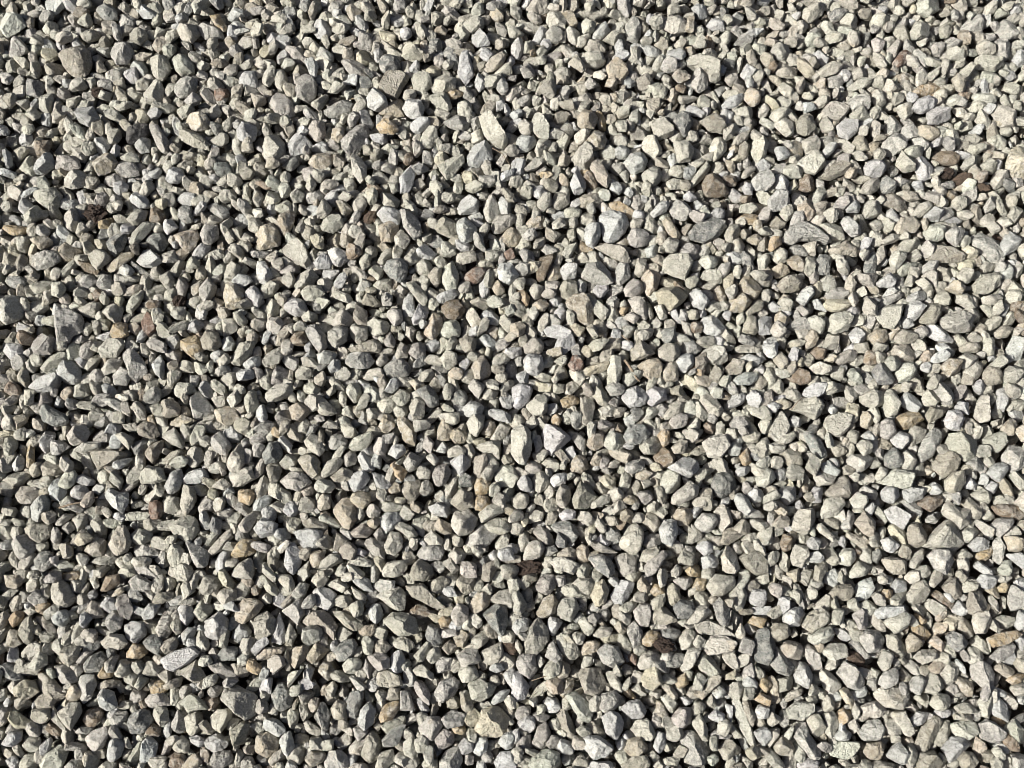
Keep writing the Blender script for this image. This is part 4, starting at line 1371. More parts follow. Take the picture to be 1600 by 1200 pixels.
ga 425,1180 460,1100 530,1090 580,1150 570,1200 500,1220 430,1210
ca 1330,670 1400,650 1495,690 1460,760 1400,780 1340,760
ca 1265,600 1310,560 1370,570 1380,630 1300,670
wr 1265,1050 1300,1010 1360,1030 1350,1090 1290,1120
ga 1145,1180 1190,1090 1270,1070 1290,1150 1260,1200 1150,1210
ma 1250,500 1320,455 1370,460 1400,530 1300,570
ta 195,510 240,450 320,440 320,500 250,570
ta 0,1000 80,975 155,1030 140,1090 60,1135 0,1110
ma 1125,1010 1170,955 1235,980 1220,1050 1150,1085
va 280,280 360,225 440,220 500,310 480,400 430,330 330,310
ca 30,20 60,0 140,80 130,120 80,110
ca 120,0 220,0 240,70 200,95
ga 170,220 290,130 300,240 260,300
ga 215,120 270,50 340,60 300,120 230,160
wa 355,90 420,70 500,110 490,180 440,210 380,180
cr 595,60 650,90 690,130 680,165 620,130
wr 600,30 640,0 700,20 725,90 680,90
ca 440,50 520,20 580,60 540,100
va 470,220 540,230 660,290 630,350 560,310
va 745,420 790,400 845,440 800,485 740,470
ca 660,390 700,380 735,420 720,490 680,490
ca 985,490 1030,440 1080,400 1090,440 1040,530 1000,530
cr 1065,510 1100,450 1150,445 1155,510 1090,550
ga 1110,560 1160,510 1230,520 1210,580 1130,610
ca 980,590 1040,560 1100,610 1110,650 1020,630
va 1165,450 1220,400 1270,440 1210,495
ta 1235,380 1280,335 1330,370 1300,440 1250,430
or 1135,280 1170,250 1230,270 1210,320 1150,320
cr 1290,290 1330,250 1360,270 1350,330 1300,340
ta 1340,190 1380,110 1470,120 1440,190 1370,230
va 1250,50 1290,0 1370,20 1350,90 1290,120
ma 1220,250 1260,180 1320,190 1320,270 1260,310
wa 100,400 150,240 190,370 180,430
ta 10,510 50,450 180,450 150,490 40,530
wa 20,720 50,640 110,640 90,730
ga 590,640 610,620 690,690 640,720
ma 665,600 690,510 730,570 710,640
ca 440,700 480,650 505,690 480,765
cr 510,740 540,690 580,710 560,760
cr 745,740 780,700 820,740 800,795 760,780
va 815,760 840,700 900,700 890,780 830,785
ga 905,830 910,700 960,740 985,830 940,835
wa 1000,770 1040,770 1090,850 1040,850
va 1190,790 1230,745 1280,780 1270,830 1200,820
va 1280,740 1320,725 1370,820 1330,880 1290,830
ga 1165,900 1220,850 1310,870 1290,930 1200,945
or 1220,960 1260,925 1310,950 1290,995 1230,985
wr 1465,790 1520,720 1590,700 1560,770 1490,800
wr 1545,620 1600,560 1630,620 1600,700
wr 1520,1040 1560,970 1620,980 1620,1060 1560,1080
ca 920,1060 980,1000 1010,1080 1000,1150 940,1130
ca 770,950 850,890 920,880 925,930 820,990
va 465,840 510,780 570,800 560,900 490,890
ca 285,930 310,890 400,950 440,1010 380,1020
wa 470,1030 510,1010 570,1060 530,1085
va 235,1040 260,980 325,990 320,1050 250,1055
ca 340,1080 350,1010 400,1010 430,1080
ca 70,850 95,800 140,830 130,870
cr 0,880 40,835 90,860 80,905 20,910
ca 750,1200 780,1110 850,1090 860,1150 810,1200
wr 1360,1100 1390,1010 1450,1020 1440,1090 1400,1120
cr 1040,1180 1060,1140 1130,1140 1130,1200 1050,1200
wa 1490,1170 1530,1110 1600,1100 1620,1200 1510,1200
ca 270,740 300,700 360,730 330,790 290,800
va 325,810 350,760 390,770 390,830 350,850
#2,3
ef 1380,800 1410,740 1450,840 1500,960 1520,1050 1480,1040 1420,940|long pale green upright slab
ea 340,755 400,730 460,780 505,850 480,910 440,915 390,840|pale green prism
wr 665,840 720,785 800,775 845,840 820,885 730,890
wa 440,1000 540,1000 630,1065 600,1120 510,1145 460,1080
va 415,610 440,575 550,580 585,680 540,750 460,730
wr 560,880 610,840 680,870 695,940 650,1030 590,990
gr 530,810 560,740 640,720 685,760 660,820 580,850
ca 745,960 780,905 850,895 895,980 880,1030 800,1020
yr 490,120 520,40 570,25 605,90 580,170 530,190
wa 620,120 680,30 770,40 740,110 690,180 640,180
mf 760,220 800,175 860,180 870,240 850,310 790,310
ga 535,470 590,430 660,440 700,540 640,575 570,540
ca 85,420 110,330 170,260 220,330 225,420 160,490 90,490
ca 275,390 340,345 390,400 425,490 380,525 310,480
ca 280,220 320,140 390,130 418,200 370,280 310,260
ta 160,230 200,150 250,115 283,160 260,240 190,265
ta 705,1100 730,1020 800,1000 850,1070 830,1110 760,1130
ga 1050,1010 1100,960 1180,1000 1230,1080 1220,1160 1150,1190 1090,1140|big grey sloping rock
ca 1155,550 1200,470 1260,530 1310,610 1260,640 1180,590
cs 1195,440 1240,380 1310,370 1400,420 1350,480 1230,490
cf 1145,310 1210,265 1270,290 1400,380 1330,370 1170,360
da 1010,190 1060,150 1130,160 1145,200 1100,260 1030,270
va 865,240 920,180 970,210 1035,280 960,300 870,290
or 805,390 850,345 910,355 930,400 870,440 810,435|orange-tan stone beside the dark clod
dr 920,350 980,325 1040,340 1050,380 1000,405 940,385
cr 1040,420 1070,350 1130,320 1160,390 1130,445 1060,455
cr 1220,60 1250,0 1300,-20 1400,0 1390,60 1320,120 1250,120
cr 1350,120 1390,45 1440,50 1470,120 1440,210 1400,220
da 1260,180 1300,135 1350,180 1365,260 1340,320 1290,290|upright blue-grey block
da 1510,460 1530,350 1600,330 1640,420 1600,550 1530,540
cr 790,540 830,480 900,475 930,530 890,580 810,585
yp 815,640 860,560 910,590 935,660 880,705 825,690
ma 1000,890 1060,820 1120,840 1110,920 1060,960 1010,930
er 100,1200 130,1130 210,1080 290,1110 300,1180 200,1230
mr 125,1050 160,950 215,915 245,980 220,1050 170,1090|mauve-grey egg-shaped stone
va 690,1180 760,1130 840,1125 870,1200 780,1230 700,1210
ca 570,580 640,610 690,690 680,740 620,680
wa 0,600 50,610 105,690 90,760 20,780 0,770
wr 200,790 240,745 290,770 320,830 270,865 220,840
ta 890,850 900,780 950,800 975,870 930,900
ga 20,540 60,490 140,490 155,590 110,640 50,600
va 285,870 330,825 370,900 400,1000 370,1035 310,950
wa 890,1060 910,970 950,990 960,1060 920,1120
rr 730,500 755,475 782,510 775,555 735,535|bright rust-red fleck
mr 150,50 180,0 260,0 270,70 220,110 160,90
mr 260,20 280,0 335,0 335,60 300,75
cr 0,120 40,100 95,170 80,230 20,240
wr 0,330 30,280 100,260 95,330 30,375
wr 220,320 240,260 320,280 290,340 250,375
ca 410,280 450,260 510,320 490,380 450,350
ca 385,50 420,20 520,20 480,110 430,100
va 780,60 810,0 860,60 850,110 800,90
or 860,95 890,45 940,60 960,130 900,130|small orange-brown crumb
va 960,110 990,40 1040,80 1050,150 1000,180
mr 1010,20 1100,0 1130,40 1080,90 1040,70
oa 1125,80 1160,10 1210,10 1200,80 1150,95
wr 1480,140 1500,90 1570,80 1600,140 1560,190 1500,180
wf 1470,220 1510,200 1620,190 1620,250 1530,240
oa 1480,290 1510,255 1590,270 1560,325
ca 1090,300 1150,200 1220,185 1250,220 1180,280
ca 1365,310 1380,215 1420,260 1400,340
cr 1400,360 1430,300 1460,330 1450,410 1410,400
cr 510,370 560,320 640,330 620,370 540,385
ga 720,340 750,270 810,340 800,430 760,440
ga 215,500 250,390 310,510 270,540
cr 370,400 390,350 450,360 440,420 390,440
ta 210,680 230,620 320,660 310,730 240,730
ta 305,740 340,640 390,650 380,710 330,770
ca 150,700 210,650 220,710 110,770
va 280,600 300,540 370,560 360,620 300,640
cr 680,590 700,555 755,570 750,610 700,625
cr 435,560 460,490 500,500 500,560 450,580
ta 430,460 480,400 550,420 520,470 450,490
cr 680,700 740,620 745,680 720,715
ca 745,710 790,670 850,745 800,745
cr 860,740 880,705 935,710 920,770
ca 935,760 980,740 1030,800 1010,860 960,820
ca 1075,650 1080,570 1130,600 1120,650
wr 1045,760 1090,750 1135,780 1090,815
cr 1120,830 1160,780 1210,810 1190,860 1140,865
ta 1140,740 1190,700 1235,720 1190,770
ca 1215,800 1250,740 1280,800 1260,830
wr 1440,690 1470,615 1530,660 1540,710
wr 1225,880 1270,840 1330,870 1310,920 1240,900
ca 1125,930 1180,870 1220,950 1220,1040 1180,1010
ga 1240,980 1290,960 1370,1000 1330,1020 1260,1010
ca 1330,930 1370,920 1440,1000 1390,1010
va 1290,1060 1340,1010 1420,1080 1390,1130 1310,1140
va 1435,810 1460,770 1520,860 1530,950 1490,930
oa 1510,770 1550,730 1620,760 1600,810
wr 1520,850 1550,800 1610,810 1600,880 1545,890
ca 925,640 970,605 1035,650 980,680 930,670
va 935,690 990,680 1060,780 1020,780
ca 1130,700 1160,600 1210,640 1180,710
wr 1365,930 1330,810 1380,800 1380,870
ca 1060,570 1100,470 1180,455 1130,560 1080,600
mr 20,860 60,800 120,820 100,880 40,900
ga 110,870 170,845 230,880 200,910 130,905
mr 215,1050 250,1000 300,1010 300,1070 250,1085
wr 0,970 40,960 50,1020 10,1060
ca 850,1120 880,1095 920,1130 890,1165
va 1010,1110 1050,1060 1100,1080 1070,1130 1020,1130
wa 470,1200 500,1160 620,1160 620,1210
ma 30,1080 40,1010 110,1000 120,1070 80,1080
va 460,940 490,900 560,960 600,1010 530,1000
wr 645,1040 690,1000 720,1050 670,1090
#3,3
ga 565,380 610,335 690,345 725,400 690,465 610,475|round half-shaded white stone
er 725,290 760,260 840,215 890,250 870,320 800,360|big pale greenish knob
wa 675,220 740,180 830,185 850,220 790,250 700,262
er 245,380 310,335 385,320 405,370 360,415 280,430
vs 215,310 260,230 330,200 385,240 380,290 280,350
da 0,470 50,445 110,490 160,580 130,625 60,600 10,540|dark blue-grey furrowed stone
ca 945,650 1000,605 1070,620 1095,690 1050,735 970,720
cr 1020,800 1050,740 1120,745 1148,790 1100,838 1040,830
ca 640,720 720,695 860,710 875,760 840,830 740,815 670,770|big cream block split by a crack
ca 575,820 640,790 690,780 740,840 680,890 600,870
ga 670,670 720,610 790,580 830,610 820,660 740,698
ef 370,1060 450,1030 550,1040 570,1090 500,1145 400,1120|pale green flat slab
ef 120,830 170,790 280,790 285,850 220,900 140,890
gs 560,980 620,905 690,900 730,960 700,1020 600,1025
cf 775,870 840,840 880,920 905,970 870,995 810,940
vs 915,1060 960,950 1030,885 1090,890 1060,980 990,1100 930,1110|long brown wood-grained stone
cr 1030,1050 1060,950 1110,895 1140,920 1130,990 1080,1075
ea 1140,930 1210,905 1300,920 1310,980 1250,1020 1170,990
wa 1090,1080 1150,1005 1220,1005 1265,1050 1200,1120 1140,1170
ga 1315,930 1370,895 1465,940 1460,1000 1400,1040 1330,1010
ga 1265,570 1320,530 1380,550 1420,630 1400,690 1340,690 1280,640
wa 1395,830 1430,755 1480,800 1520,890 1490,905 1420,870
ca 1315,790 1370,735 1400,800 1380,885 1340,860
gs 1395,500 1460,440 1545,420 1530,480 1450,535
os 1365,395 1440,355 1560,340 1580,370 1500,420 1400,445
vs 1135,240 1190,240 1250,290 1285,350 1240,380 1180,320
da 1120,380 1160,340 1220,380 1240,430 1190,465 1135,460
oa 900,310 960,300 1010,360 990,400 930,385
ca 915,510 960,465 1040,465 1050,520 980,550
va 860,140 910,45 970,25 1010,90 980,150 900,190
va 1245,210 1265,110 1320,95 1360,180 1340,225 1270,230
cf 980,190 1010,145 1090,190 1080,225 1040,240
ca 1280,290 1290,230 1360,220 1385,290 1360,350 1300,350
ca 740,380 800,365 850,430 855,510 790,490 750,440
tr 600,1100 620,1040 700,1030 740,1070 700,1150 630,1140
wa 740,1130 780,1060 830,1050 870,1130 840,1170
ga 160,1000 180,900 240,910 260,990 320,1080 340,1135 260,1130 200,1060
ga 430,600 480,540 540,560 600,660 570,715 500,690
ca 320,610 350,575 410,620 460,690 400,735 350,700
mf 220,450 250,425 310,480 330,580 290,600 250,530|dark mauve leaning slab
wa 165,610 190,550 240,540 270,620 240,690 180,660
vr 0,350 50,285 130,310 140,370 80,410 0,400
va 80,450 130,405 200,430 215,490 180,530 110,500
wa 90,260 130,210 200,195 220,240 185,310 110,300
ta 0,650 40,630 80,700 85,780 20,790
vr 385,110 430,60 510,55 540,110 500,155 410,150
wa 545,90 580,40 640,20 660,80 620,140 560,150
ga 1500,150 1520,70 1560,60 1600,150 1590,200 1520,210
va 1090,60 1140,15 1200,40 1200,120 1150,145
wr 1305,40 1340,-10 1420,0 1430,50 1370,82
ca 845,550 890,525 965,580 930,620 870,590
va 905,1160 950,1110 1040,1095 1090,1180 1050,1230 920,1220
vr 1190,1150 1240,1090 1290,1110 1310,1190 1220,1200
wa 60,200 70,130 130,140 140,200 90,235
ca 245,60 260,0 330,10 340,60 300,90
cr 130,120 170,85 215,120 200,180
cr 215,140 230,105 265,150 250,195
cr 1205,70 1230,25 1310,30 1300,90 1230,105
vr 1390,200 1420,165 1435,230 1400,260
ca 1410,260 1480,250 1550,270 1530,300 1470,330
wa 1550,290 1570,220 1640,240 1640,320 1570,330
wa 1150,220 1190,155 1230,180 1240,245 1190,250
ta 1440,110 1450,150 1360,90 1420,60
or 1440,70 1470,40 1510,60 1500,100 1450,100
or 705,120 730,80 775,90 770,150 730,155
wa 770,70 800,20 860,30 860,90 800,110
bs 1020,110 1060,95 1160,180 1140,205 1070,170
wr 1095,110 1130,100 1170,150 1150,170
ma 530,240 570,205 620,250 620,320 570,330
cr 615,260 650,230 720,290 735,340 690,340
wa 410,330 470,330 520,380 500,410 450,390
ca 330,470 380,425 470,430 480,500 400,520
ga 510,430 550,400 640,500 600,510
or 905,260 930,230 1000,280 960,300
ca 1255,410 1300,370 1370,420 1390,490 1320,470
ca 1225,500 1260,450 1320,460 1340,510 1270,545
ta 1010,420 1050,370 1110,440 1080,470
ta 855,420 890,365 950,410 940,460 880,475
cr 1395,490 1380,430 1390,400 1360,380
ca 690,540 720,470 780,490 770,560 720,590
cr 625,610 650,575 705,600 680,640
wr 1170,560 1180,515 1230,560 1240,620
ca 1080,600 1120,540 1190,560 1170,650 1110,680
ta 1165,700 1180,630 1260,660 1290,740 1230,750
va 1415,580 1450,545 1540,590 1500,640
or 1490,650 1540,620 1610,610 1590,660 1530,675
ca 1510,700 1560,670 1630,690 1620,740 1550,745
wa 1370,710 1400,690 1500,730 1470,755 1410,745
ca 1480,950 1540,900 1590,950 1570,1040 1500,1000
va 1150,870 1200,850 1310,880 1280,910 1170,900
ca 1170,820 1230,790 1300,830 1290,855 1190,850
oa 1395,890 1430,870 1490,930 1440,950
ca 910,760 940,735 985,770 960,800
wa 895,900 930,855 1000,860 970,920 910,940
cr 850,820 890,785 940,830 920,855
ca 520,870 540,790 580,830 550,900
or 420,870 460,820 520,850 510,900 460,930
cr 330,790 370,740 415,770 410,840 350,850
ca 345,870 400,850 440,920 400,1010 360,970
ta 450,720 500,700 540,770 520,835 480,780
va 240,880 310,870 350,940 310,1020 260,960
wr 410,1000 460,960 515,970 510,1020 430,1030
ca 500,930 540,890 570,940 540,990
wa 550,720 610,690 620,740 570,760
ca 0,1040 0,960 70,950 60,1020 20,1070
va 40,1070 90,1005 160,1060 150,1120 60,1110
wr 180,1180 240,1140 310,1150 300,1200 190,1210
ca 0,900 20,840 80,880 60,930 10,940
cr 775,1040 770,970 830,1000 830,1040
ta 830,1010 890,1000 920,1050 850,1060
va 110,760 140,720 210,710 190,750 120,785
wr 1410,1060 1450,1030 1510,1080 1490,1115
bs 1460,990 1500,980 1580,1070 1540,1100 1480,1050
ta 1285,1080 1300,1010 1360,1050 1360,1100 1300,1120
ca 610,1190 690,1150 790,1170 780,1230 620,1230
"""
stones = []
tile = (0, 0)
for line in CATALOG.strip().split('\n'):
    if line[0] == '#':
        tile = tuple(map(int, line[1:].split(',')))
        continue
    body, _, nick = line.partition('|')
    P = np.array([tuple(map(int, q.split(','))) for q in body[3:].split()], float) / 4 + np.array(tile) * (400, 300)
    x, y = P.T
    area = 0.5 * abs(np.dot(x, np.roll(y, 1)) - np.dot(y, np.roll(x, 1)))
    inside = np.clip(P, (0, 0), (1600, 1200))
    xi, yi = inside.T
    seen = 0.5 * abs(np.dot(xi, np.roll(yi, 1)) - np.dot(yi, np.roll(xi, 1)))
    stones.append(dict(tone=body[0], kind=body[1], P=P, c=inside.mean(0), area=area, seen=seen, nick=nick))
stones.sort(key=lambda s: -s['seen'])
N_OWN = 300

# labels: look, then where it lies from the nearest stone that is easy to find
TONE_WORD = {'c': 'cream', 'y': 'yellowish-cream', 'w': 'bluish-white', 'e': 'greenish-white', 'g': 'mottled grey', 'd': 'dark grey',
             'k': 'blackish', 'v': 'taupe', 't': 'tan', 'o': 'ochre', 'b': 'brown', 'r': 'reddish-brown', 'm': 'mauve-grey'}
SHAPE_WORD = {'a': 'angular stone', 'r': 'rounded stone', 'f': 'flat stone', 's': 'layered stone', 'p': 'peaked stone'}
COUNT = ['', 'one stone-width', 'two stone-widths', 'three stone-widths', 'four stone-widths', 'five stone-widths', 'six stone-widths', 'seven stone-widths',
         'eight stone-widths', 'nine stone-widths', 'ten stone-widths']
DIRS = ['right of', 'upper right of', 'above', 'upper left of', 'left of', 'lower left of', 'below', 'lower right of']

def region(c):
    col = ['far left', 'left', 'centre', 'right', 'far right'][min(4, int(c[0] / 320))]
    row = ['near the top edge', 'in the upper part', 'in the middle', 'in the lower part', 'near the bottom edge'][min(4, int(c[1] / 240))]
    return f'{row}, {col}'

marks = [s for s in stones if s['nick']]
used = set()
for i, s in enumerate(stones[:N_OWN]):
    if s['nick']:
        s['label'] = s['nick'] + ' ' + region(s['c'])
        used.add(s['label'])
        continue
    ev, ax = np.linalg.eigh(np.cov(s['P'].T))
    longish = math.sqrt(ev[1] / max(ev[0], 1e-6)) > 1.75
    look = ' '.join(w for w in ('large' if i < 70 else '', 'long' if longish else '', TONE_WORD[s['tone']], SHAPE_WORD[s['kind']]) if w)
    for mk in sorted(marks, key=lambda q: np.hypot(*(q['c'] - s['c']))):
        dv = s['c'] - mk['c']
        k = int(round(np.hypot(*dv) / 35))
        dr = DIRS[int(round(math.atan2(-dv[1], dv[0]) / (math.pi / 4))) % 8]
        lab = f"{look} {COUNT[max(1, min(10, k))]} {dr} the {mk['nick']}"
        if len(lab.split()) <= 16 and lab not in used:
            break
    s['label'] = lab
    used.add(lab)

# ------------------------------------------------------------------ lay the traced stones out
CELL = 0.003
X0, X1, Y0, Y1 = -1.75, 1.75, -1.45, 1.55
GW, GH = int((X1 - X0) / CELL), int((Y1 - Y0) / CELL)
taken = np.zeros((GH, GW), bool)
gx = X0 + (np.arange(GW) + 0.5) * CELL
gy = Y0 + (np.arange(GH) + 0.5) * CELL

def mark_poly(H):
    lo, hi = H.min(0), H.max(0)
    i0, i1 = int((lo[0] - X0) / CELL), int((hi[0] - X0) / CELL) + 1
    j0, j1 = int((lo[1] - Y0) / CELL), int((hi[1] - Y0) / CELL) + 1
    xx, yy = np.meshgrid(gx[i0:i1], gy[j0:j1])
    m = np.ones(xx.shape, bool)
    for a, b in zip(H, np.roll(H, -1, 0)):
        m &= (b[0] - a[0]) * (yy - a[1]) - (b[1] - a[1]) * (xx - a[0]) >= 0
    taken[j0:j1, i0:i1] |= m

bulk_V, bulk_F, bulk_T, bulk_M, bulk_n = [], [], [], [], 0

def to_bulk(V, F, tone, mott):
    global bulk_n
    bulk_V.append(V.astype(np.float32)); bulk_F.append(F + bulk_n)
    bulk_T.append(np.broadcast_to(np.append(tone, rng.random()).astype(np.float32), (len(V), 4)))
    bulk_M.append(np.full(len(V), mott, np.float32))
    bulk_n += len(V)

for i, s in enumerate(stones):
    size = math.sqrt(s['area']) * 0.0013
    z = float(np.clip(rng.normal(0, 0.0045), -0.009, 0.009)) - 0.22 * max(0, 0.036 - size)
    W = ground_at(s['P'][:, 0], s['P'][:, 1], z)
    H = hull2(W)
    mark_poly(H)
    c = W.mean(0)
    W = (W - c) * (1.10 if s['area'] > 700 else 1.20)
    tone, mott = tone_of(s['tone'])
    if i < N_OWN:
        V = stone_points(W, s['kind'], 18, s['tone'] in 'cwey')
        me = make_mesh('gravel_stone', V, BALLS[18][1], np.append(tone, rng.random()), mott)
        link('gravel_stone', me, M_STONE, (c[0], c[1], z), label=s['label'], category='stone', group='loose gravel stones')
    else:
        V = stone_points(W, s['kind'], 9, s['tone'] in 'cwey') + np.array((c[0], c[1], z))
        to_bulk(V, BALLS[9][1], tone, mott)

# ------------------------------------------------------------------ bits of soil, bark and twig among the stones
def tile_px(t, x, y):
    return t[0] * 400 + x / 4, t[1] * 300 + y / 4

def bit(name, label, cat, mat, t, x, y, rx, ry, rz, z, yaw, rough):
    z -= 0.006
    c = ground_at(*tile_px(t, x, y), z)
    k = 0.00095 / 4
    D = BALLS[11][0]
    sd = int(rng.integers(1, 1 << 20))
    r = 1 + rough * (0.55 * vnoise(D * 2.4 + 5, sd) + 0.5 * vnoise(D * 6 + 5, sd + 1) + 0.35 * vnoise(D * 13 + 5, sd + 2))
    V = D * r[:, None] * np.array((rx * k, ry * k, rz * k))
    ca, sa = math.cos(yaw), math.sin(yaw)
    V = V @ np.array(((ca, sa, 0), (-sa, ca, 0), (0, 0, 1)))
    link(name, make_mesh(name, V, BALLS[11][1], None, None), mat, (c[0], c[1], z), label=label, category=cat)
    a = np.linspace(0, 6.283, 14)[:-1]
    E = np.stack([np.cos(a) * rx * k * 0.9, np.sin(a) * ry * k * 0.9], -1) @ np.array(((ca, sa), (-sa, ca))) + c
    mark_poly(E)

bit('soil_clod', 'small dark crumbly soil clod beside a round stone in the upper left', 'soil clod', M_SOIL, (0, 0), 620, 578, 66, 48, 50, 0.004, 0.2, 0.42)
bit('soil_clod', 'largest black-brown crumbly soil clod, near the left edge below the top quarter', 'soil clod', M_SOIL, (0, 1), 605, 140, 92, 76, 60, 0.006, 0.1, 0.5)
bit('soil_clod', 'small dark soil crumb right above the dark red-brown chip', 'soil clod', M_SOIL, (0, 1), 1115, 690, 60, 50, 40, 0.004, 0.8, 0.5)
bit('soil_clod', 'wide dark patch of soil between stones below the dark olive-grey slab', 'soil clod', M_SOIL, (2, 2), 95, 1150, 120, 62, 40, -0.006, 0.1, 0.4)
bit('soil_clod', 'dark crumbly soil clod right of the orange-tan stone, lower right of centre', 'soil clod', M_SOIL, (2, 3), 950, 435, 82, 52, 52, 0.006, -0.4, 0.45)
bit('bark_piece', 'brown splintered bark piece between white stones, upper centre', 'bark', M_BARK, (1, 1), 715, 160, 62, 50, 30, 0.003, 0.9, 0.35)
bit('bark_piece', 'dark reddish bark piece under a slanting grey stone, lower right', 'bark', M_BARK, (3, 3), 545, 512, 78, 42, 34, 0.0, -0.6, 0.35)
bit('bark_piece', 'brown bark flake beside the biggest rounded brown stone, upper right', 'bark', M_BARK, (3, 0), 1215, 1120, 90, 48, 28, 0.0, 0.4, 0.45)
bit('bark_piece', 'brown bark crumb right of the large yellowish-cream lump, bottom centre', 'bark', M_BARK, (1, 3), 1585, 440, 50, 70, 30, 0.002, 0.5, 0.35)

bit('soil_clod', 'dark soil crumbs in a shaded gap left of the upper right bark flake', 'soil clod', M_SOIL, (3, 0), 1120, 1085, 62, 46, 38, 0.004, 0.5, 0.5)
bit('bark_piece', 'dark brown bark splinter right of the upper right bark flake', 'bark', M_BARK, (3, 0), 1330, 1165, 80, 34, 26, 0.004, -0.3, 0.45)

def twig(label, t, pts, r, z=0.012):
    P = np.array([(*ground_at(*tile_px(t, x, y), z), z + 0.004 * math.sin(1.7 * i)) for i, (x, y) in enumerate(pts)])
    base = P.mean(0) - (0, 0, 0.004)
    P = P - base
    u = np.linspace(0, len(P) - 1, 26)
    Q = np.stack([np.interp(u, np.arange(len(P)), P[:, k]) for k in range(3)], -1)
    Q[1:-1] = (Q[:-2] + 2 * Q[1:-1] + Q[2:]) / 4
    V, F, n = [], [], 7
    for i, q in enumerate(Q):
        tg = Q[min(i + 1, 25)] - Q[max(i - 1, 0)]; tg /= np.linalg.norm(tg)
        sd = np.cross(tg, (0, 0, 1)); sd /= np.linalg.norm(sd); up = np.cross(sd, tg)
        rr = r * (1.1 - 0.5 * i / 25) * (1 + 0.15 * math.sin(i * 2.3))
        V += [q + rr * (math.cos(a) * sd + math.sin(a) * up) for a in np.arange(n) * 2 * math.pi / n]
    for i in range(25):
        for j in range(n):
            a, b = i * n + j, i * n + (j + 1) % n
            F += [(a, b, a + n), (b, b + n, a + n)]
    for e in (0, 25):
        V.append(Q[e])
        for j in range(n):
            a, b = e * n + j, e * n + (j + 1) % n
            F.append((a, len(V) - 1, b) if e == 0 else (b, len(V) - 1, a))
    link('twig', make_mesh('twig', np.array(V), np.array(F), None, None), M_TWIG, tuple(base), label=label, category='twig')

twig('thin dry twig lying across a dark gap at the left, below the middle', (0, 2), [(370, 775), (450, 752), (530, 735), (605, 705)], 0.0022)
twig('short dry stalk leaning between stones below the yellowish-cream stone', (2, 1), [(685, 895), (725, 930), (752, 955)], 0.0012)
twig('thin dry stalk in the shade at the bottom, right of centre', (2, 3), [(120, 655), (200, 628), (290, 605)], 0.0010)
twig('thin dry stalk crossing cream stones in the right half, below the middle', (3, 2), [(145, 160), (185, 110), (228, 78)], 0.0010)
twig('thin bent stalk right of the big white cracked block', (1, 0), [(1475, 925), (1540, 965), (1595, 1040)], 0.0010)
twig('curved brown leaf stalk beside a tan-white stone right of the centre', (2, 1), [(705, 1050), (745, 1110), (780, 1165), (800, 1180)], 0.0030)

# ------------------------------------------------------------------ the nameless rest of the gravel: one object
PROTO = {}
def protos(f, count):
    out = []
    for q in range(count):
        kind = 'aaaafpsfasar'[q % 12]
        n = int(rng.integers(4, 8))
        a = np.sort(R(0, 6.283) + np.arange(n) * 6.283 / n + rng.uniform(-0.38, 0.38, n))
        asp = R(1.0, 2.4)
        P = np.stack([np.cos(a) * asp ** 0.5, np.sin(a) / asp ** 0.5], -1) * rng.uniform(0.82, 1.1, (n, 1)) * 0.55
        out.append(stone_points(P - P.mean(0), kind, f))
    return out
PROTO[9] = protos(9, 110)
PROTO[5] = protos(5, 50)
PROTO[3] = protos(3, 40)
PROTO[2] = protos(2, 20)

LETTERS = np.array(list('cywegdvtobrm'))
WEIGHT = np.array([0.54, 0.03, 0.11, 0.05, 0.08, 0.015, 0.12, 0.03, 0.005, 0.008, 0.001, 0.03])
WEIGHT = WEIGHT / WEIGHT.sum()

def loose(x, y, z, size, f, lean):
    V = PROTO[f][int(rng.integers(len(PROTO[f])))]
    a, b, c = R(0, 6.283), rng.normal(0, lean), rng.normal(0, lean)
    ca, sa, cb, sb, cc, sc = math.cos(a), math.sin(a), math.cos(b), math.sin(b), math.cos(c), math.sin(c)
    M = np.array(((1, 0, 0), (0, cb, -sb), (0, sb, cb))) @ np.array(((cc, 0, sc), (0, 1, 0), (-sc, 0, cc))) @ np.array(((ca, -sa, 0), (sa, ca, 0), (0, 0, 1)))
    tone, mott = tone_of(LETTERS[rng.choice(12, p=WEIGHT)])
    to_bulk(V @ M.T * size + np.array((x, y, z)), BALLS[f][1], tone, mott)

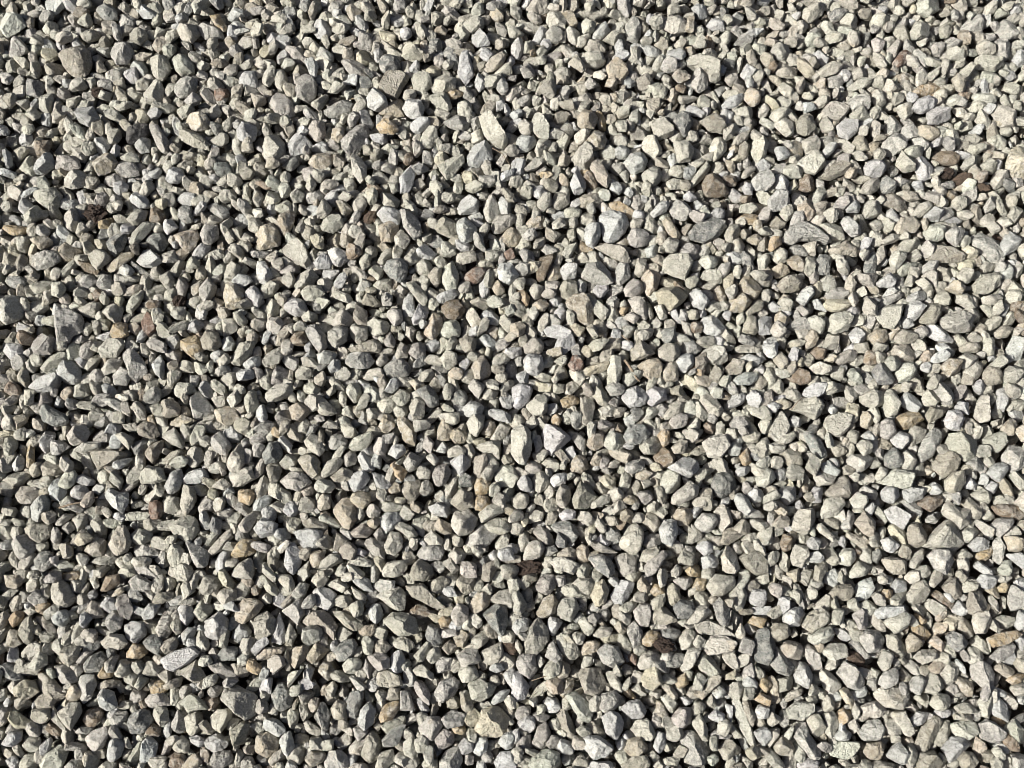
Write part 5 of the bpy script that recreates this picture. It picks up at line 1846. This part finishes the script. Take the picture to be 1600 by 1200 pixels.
corner = ground_at([-60, 1660, 1660, -60], [-60, -60, 1260, 1260])
def in_view(x, y):
    t = (y - corner[2, 1]) / (corner[0, 1] - corner[2, 1])
    return -0.0 <= t <= 1.0 and abs(x) < corner[2, 0] + t * (corner[1, 0] - corner[2, 0])

# deep bed under everything
step = 0.027
for yy in np.arange(Y0, Y1, step):
    for xx in np.arange(X0, X1, step):
        v = in_view(xx, yy)
        loose(xx + R(-.011, .011), yy + R(-.011, .011), R(-0.044, -0.030), R(0.022, 0.034), 3 if v else 2, 0.4)

# stones in the gaps, large ones first
def disc(r):
    k = int(r / CELL) + 1
    q = np.arange(-k, k + 1) * CELL
    return k, (q[:, None] ** 2 + q[None, :] ** 2) <= r * r

placed = 0
for lo, hi, tries, allow, zm, zs in ((0.025, 0.031, 26000, 0.13, -0.005, 0.007), (0.020, 0.025, 30000, 0.20, -0.008, 0.008),
                                    (0.015, 0.020, 20000, 0.26, -0.013, 0.007), (0.008, 0.013, 6000, 0.30, -0.016, 0.006)):
    free = np.argwhere(~taken)
    pick = free[rng.integers(0, len(free), tries)]
    for j, i in pick:
        if taken[j, i]:
            continue
        d = R(lo, hi)
        k, m = disc(d * 0.46)
        if j < k or i < k or j + k >= GH or i + k >= GW:
            continue
        w = taken[j - k:j + k + 1, i - k:i + k + 1]
        if (w & m).sum() > allow * m.sum():
            continue
        x, y = gx[i] + R(-.0015, .0015), gy[j] + R(-.0015, .0015)
        v = in_view(x, y)
        if not v and d < 0.018:
            continue
        if lo > 0.025 and rng.random() > 0.80 + 0.9 * float(vnoise(np.array(((x * 3.1 + 9, y * 3.1 + 9, 0.5),)), 77)[0]):
            continue
        w |= m
        loose(x, y, rng.normal(zm, zs), d * R(1.18, 1.42), ((9 if d > 0.017 else 5) if v else 2), 0.55)
        placed += 1
print('loose stones', placed, 'free share', 1 - taken.mean())

V = np.concatenate(bulk_V); F = np.concatenate(bulk_F)
me = make_mesh('gravel', V, F, np.concatenate(bulk_T), np.concatenate(bulk_M))
link('gravel', me, M_STONE, label='loose crushed limestone gravel, cream to grey, filling the ground between the bigger stones', kind='stuff')
print('bulk verts', len(V), 'own labels', len(used))
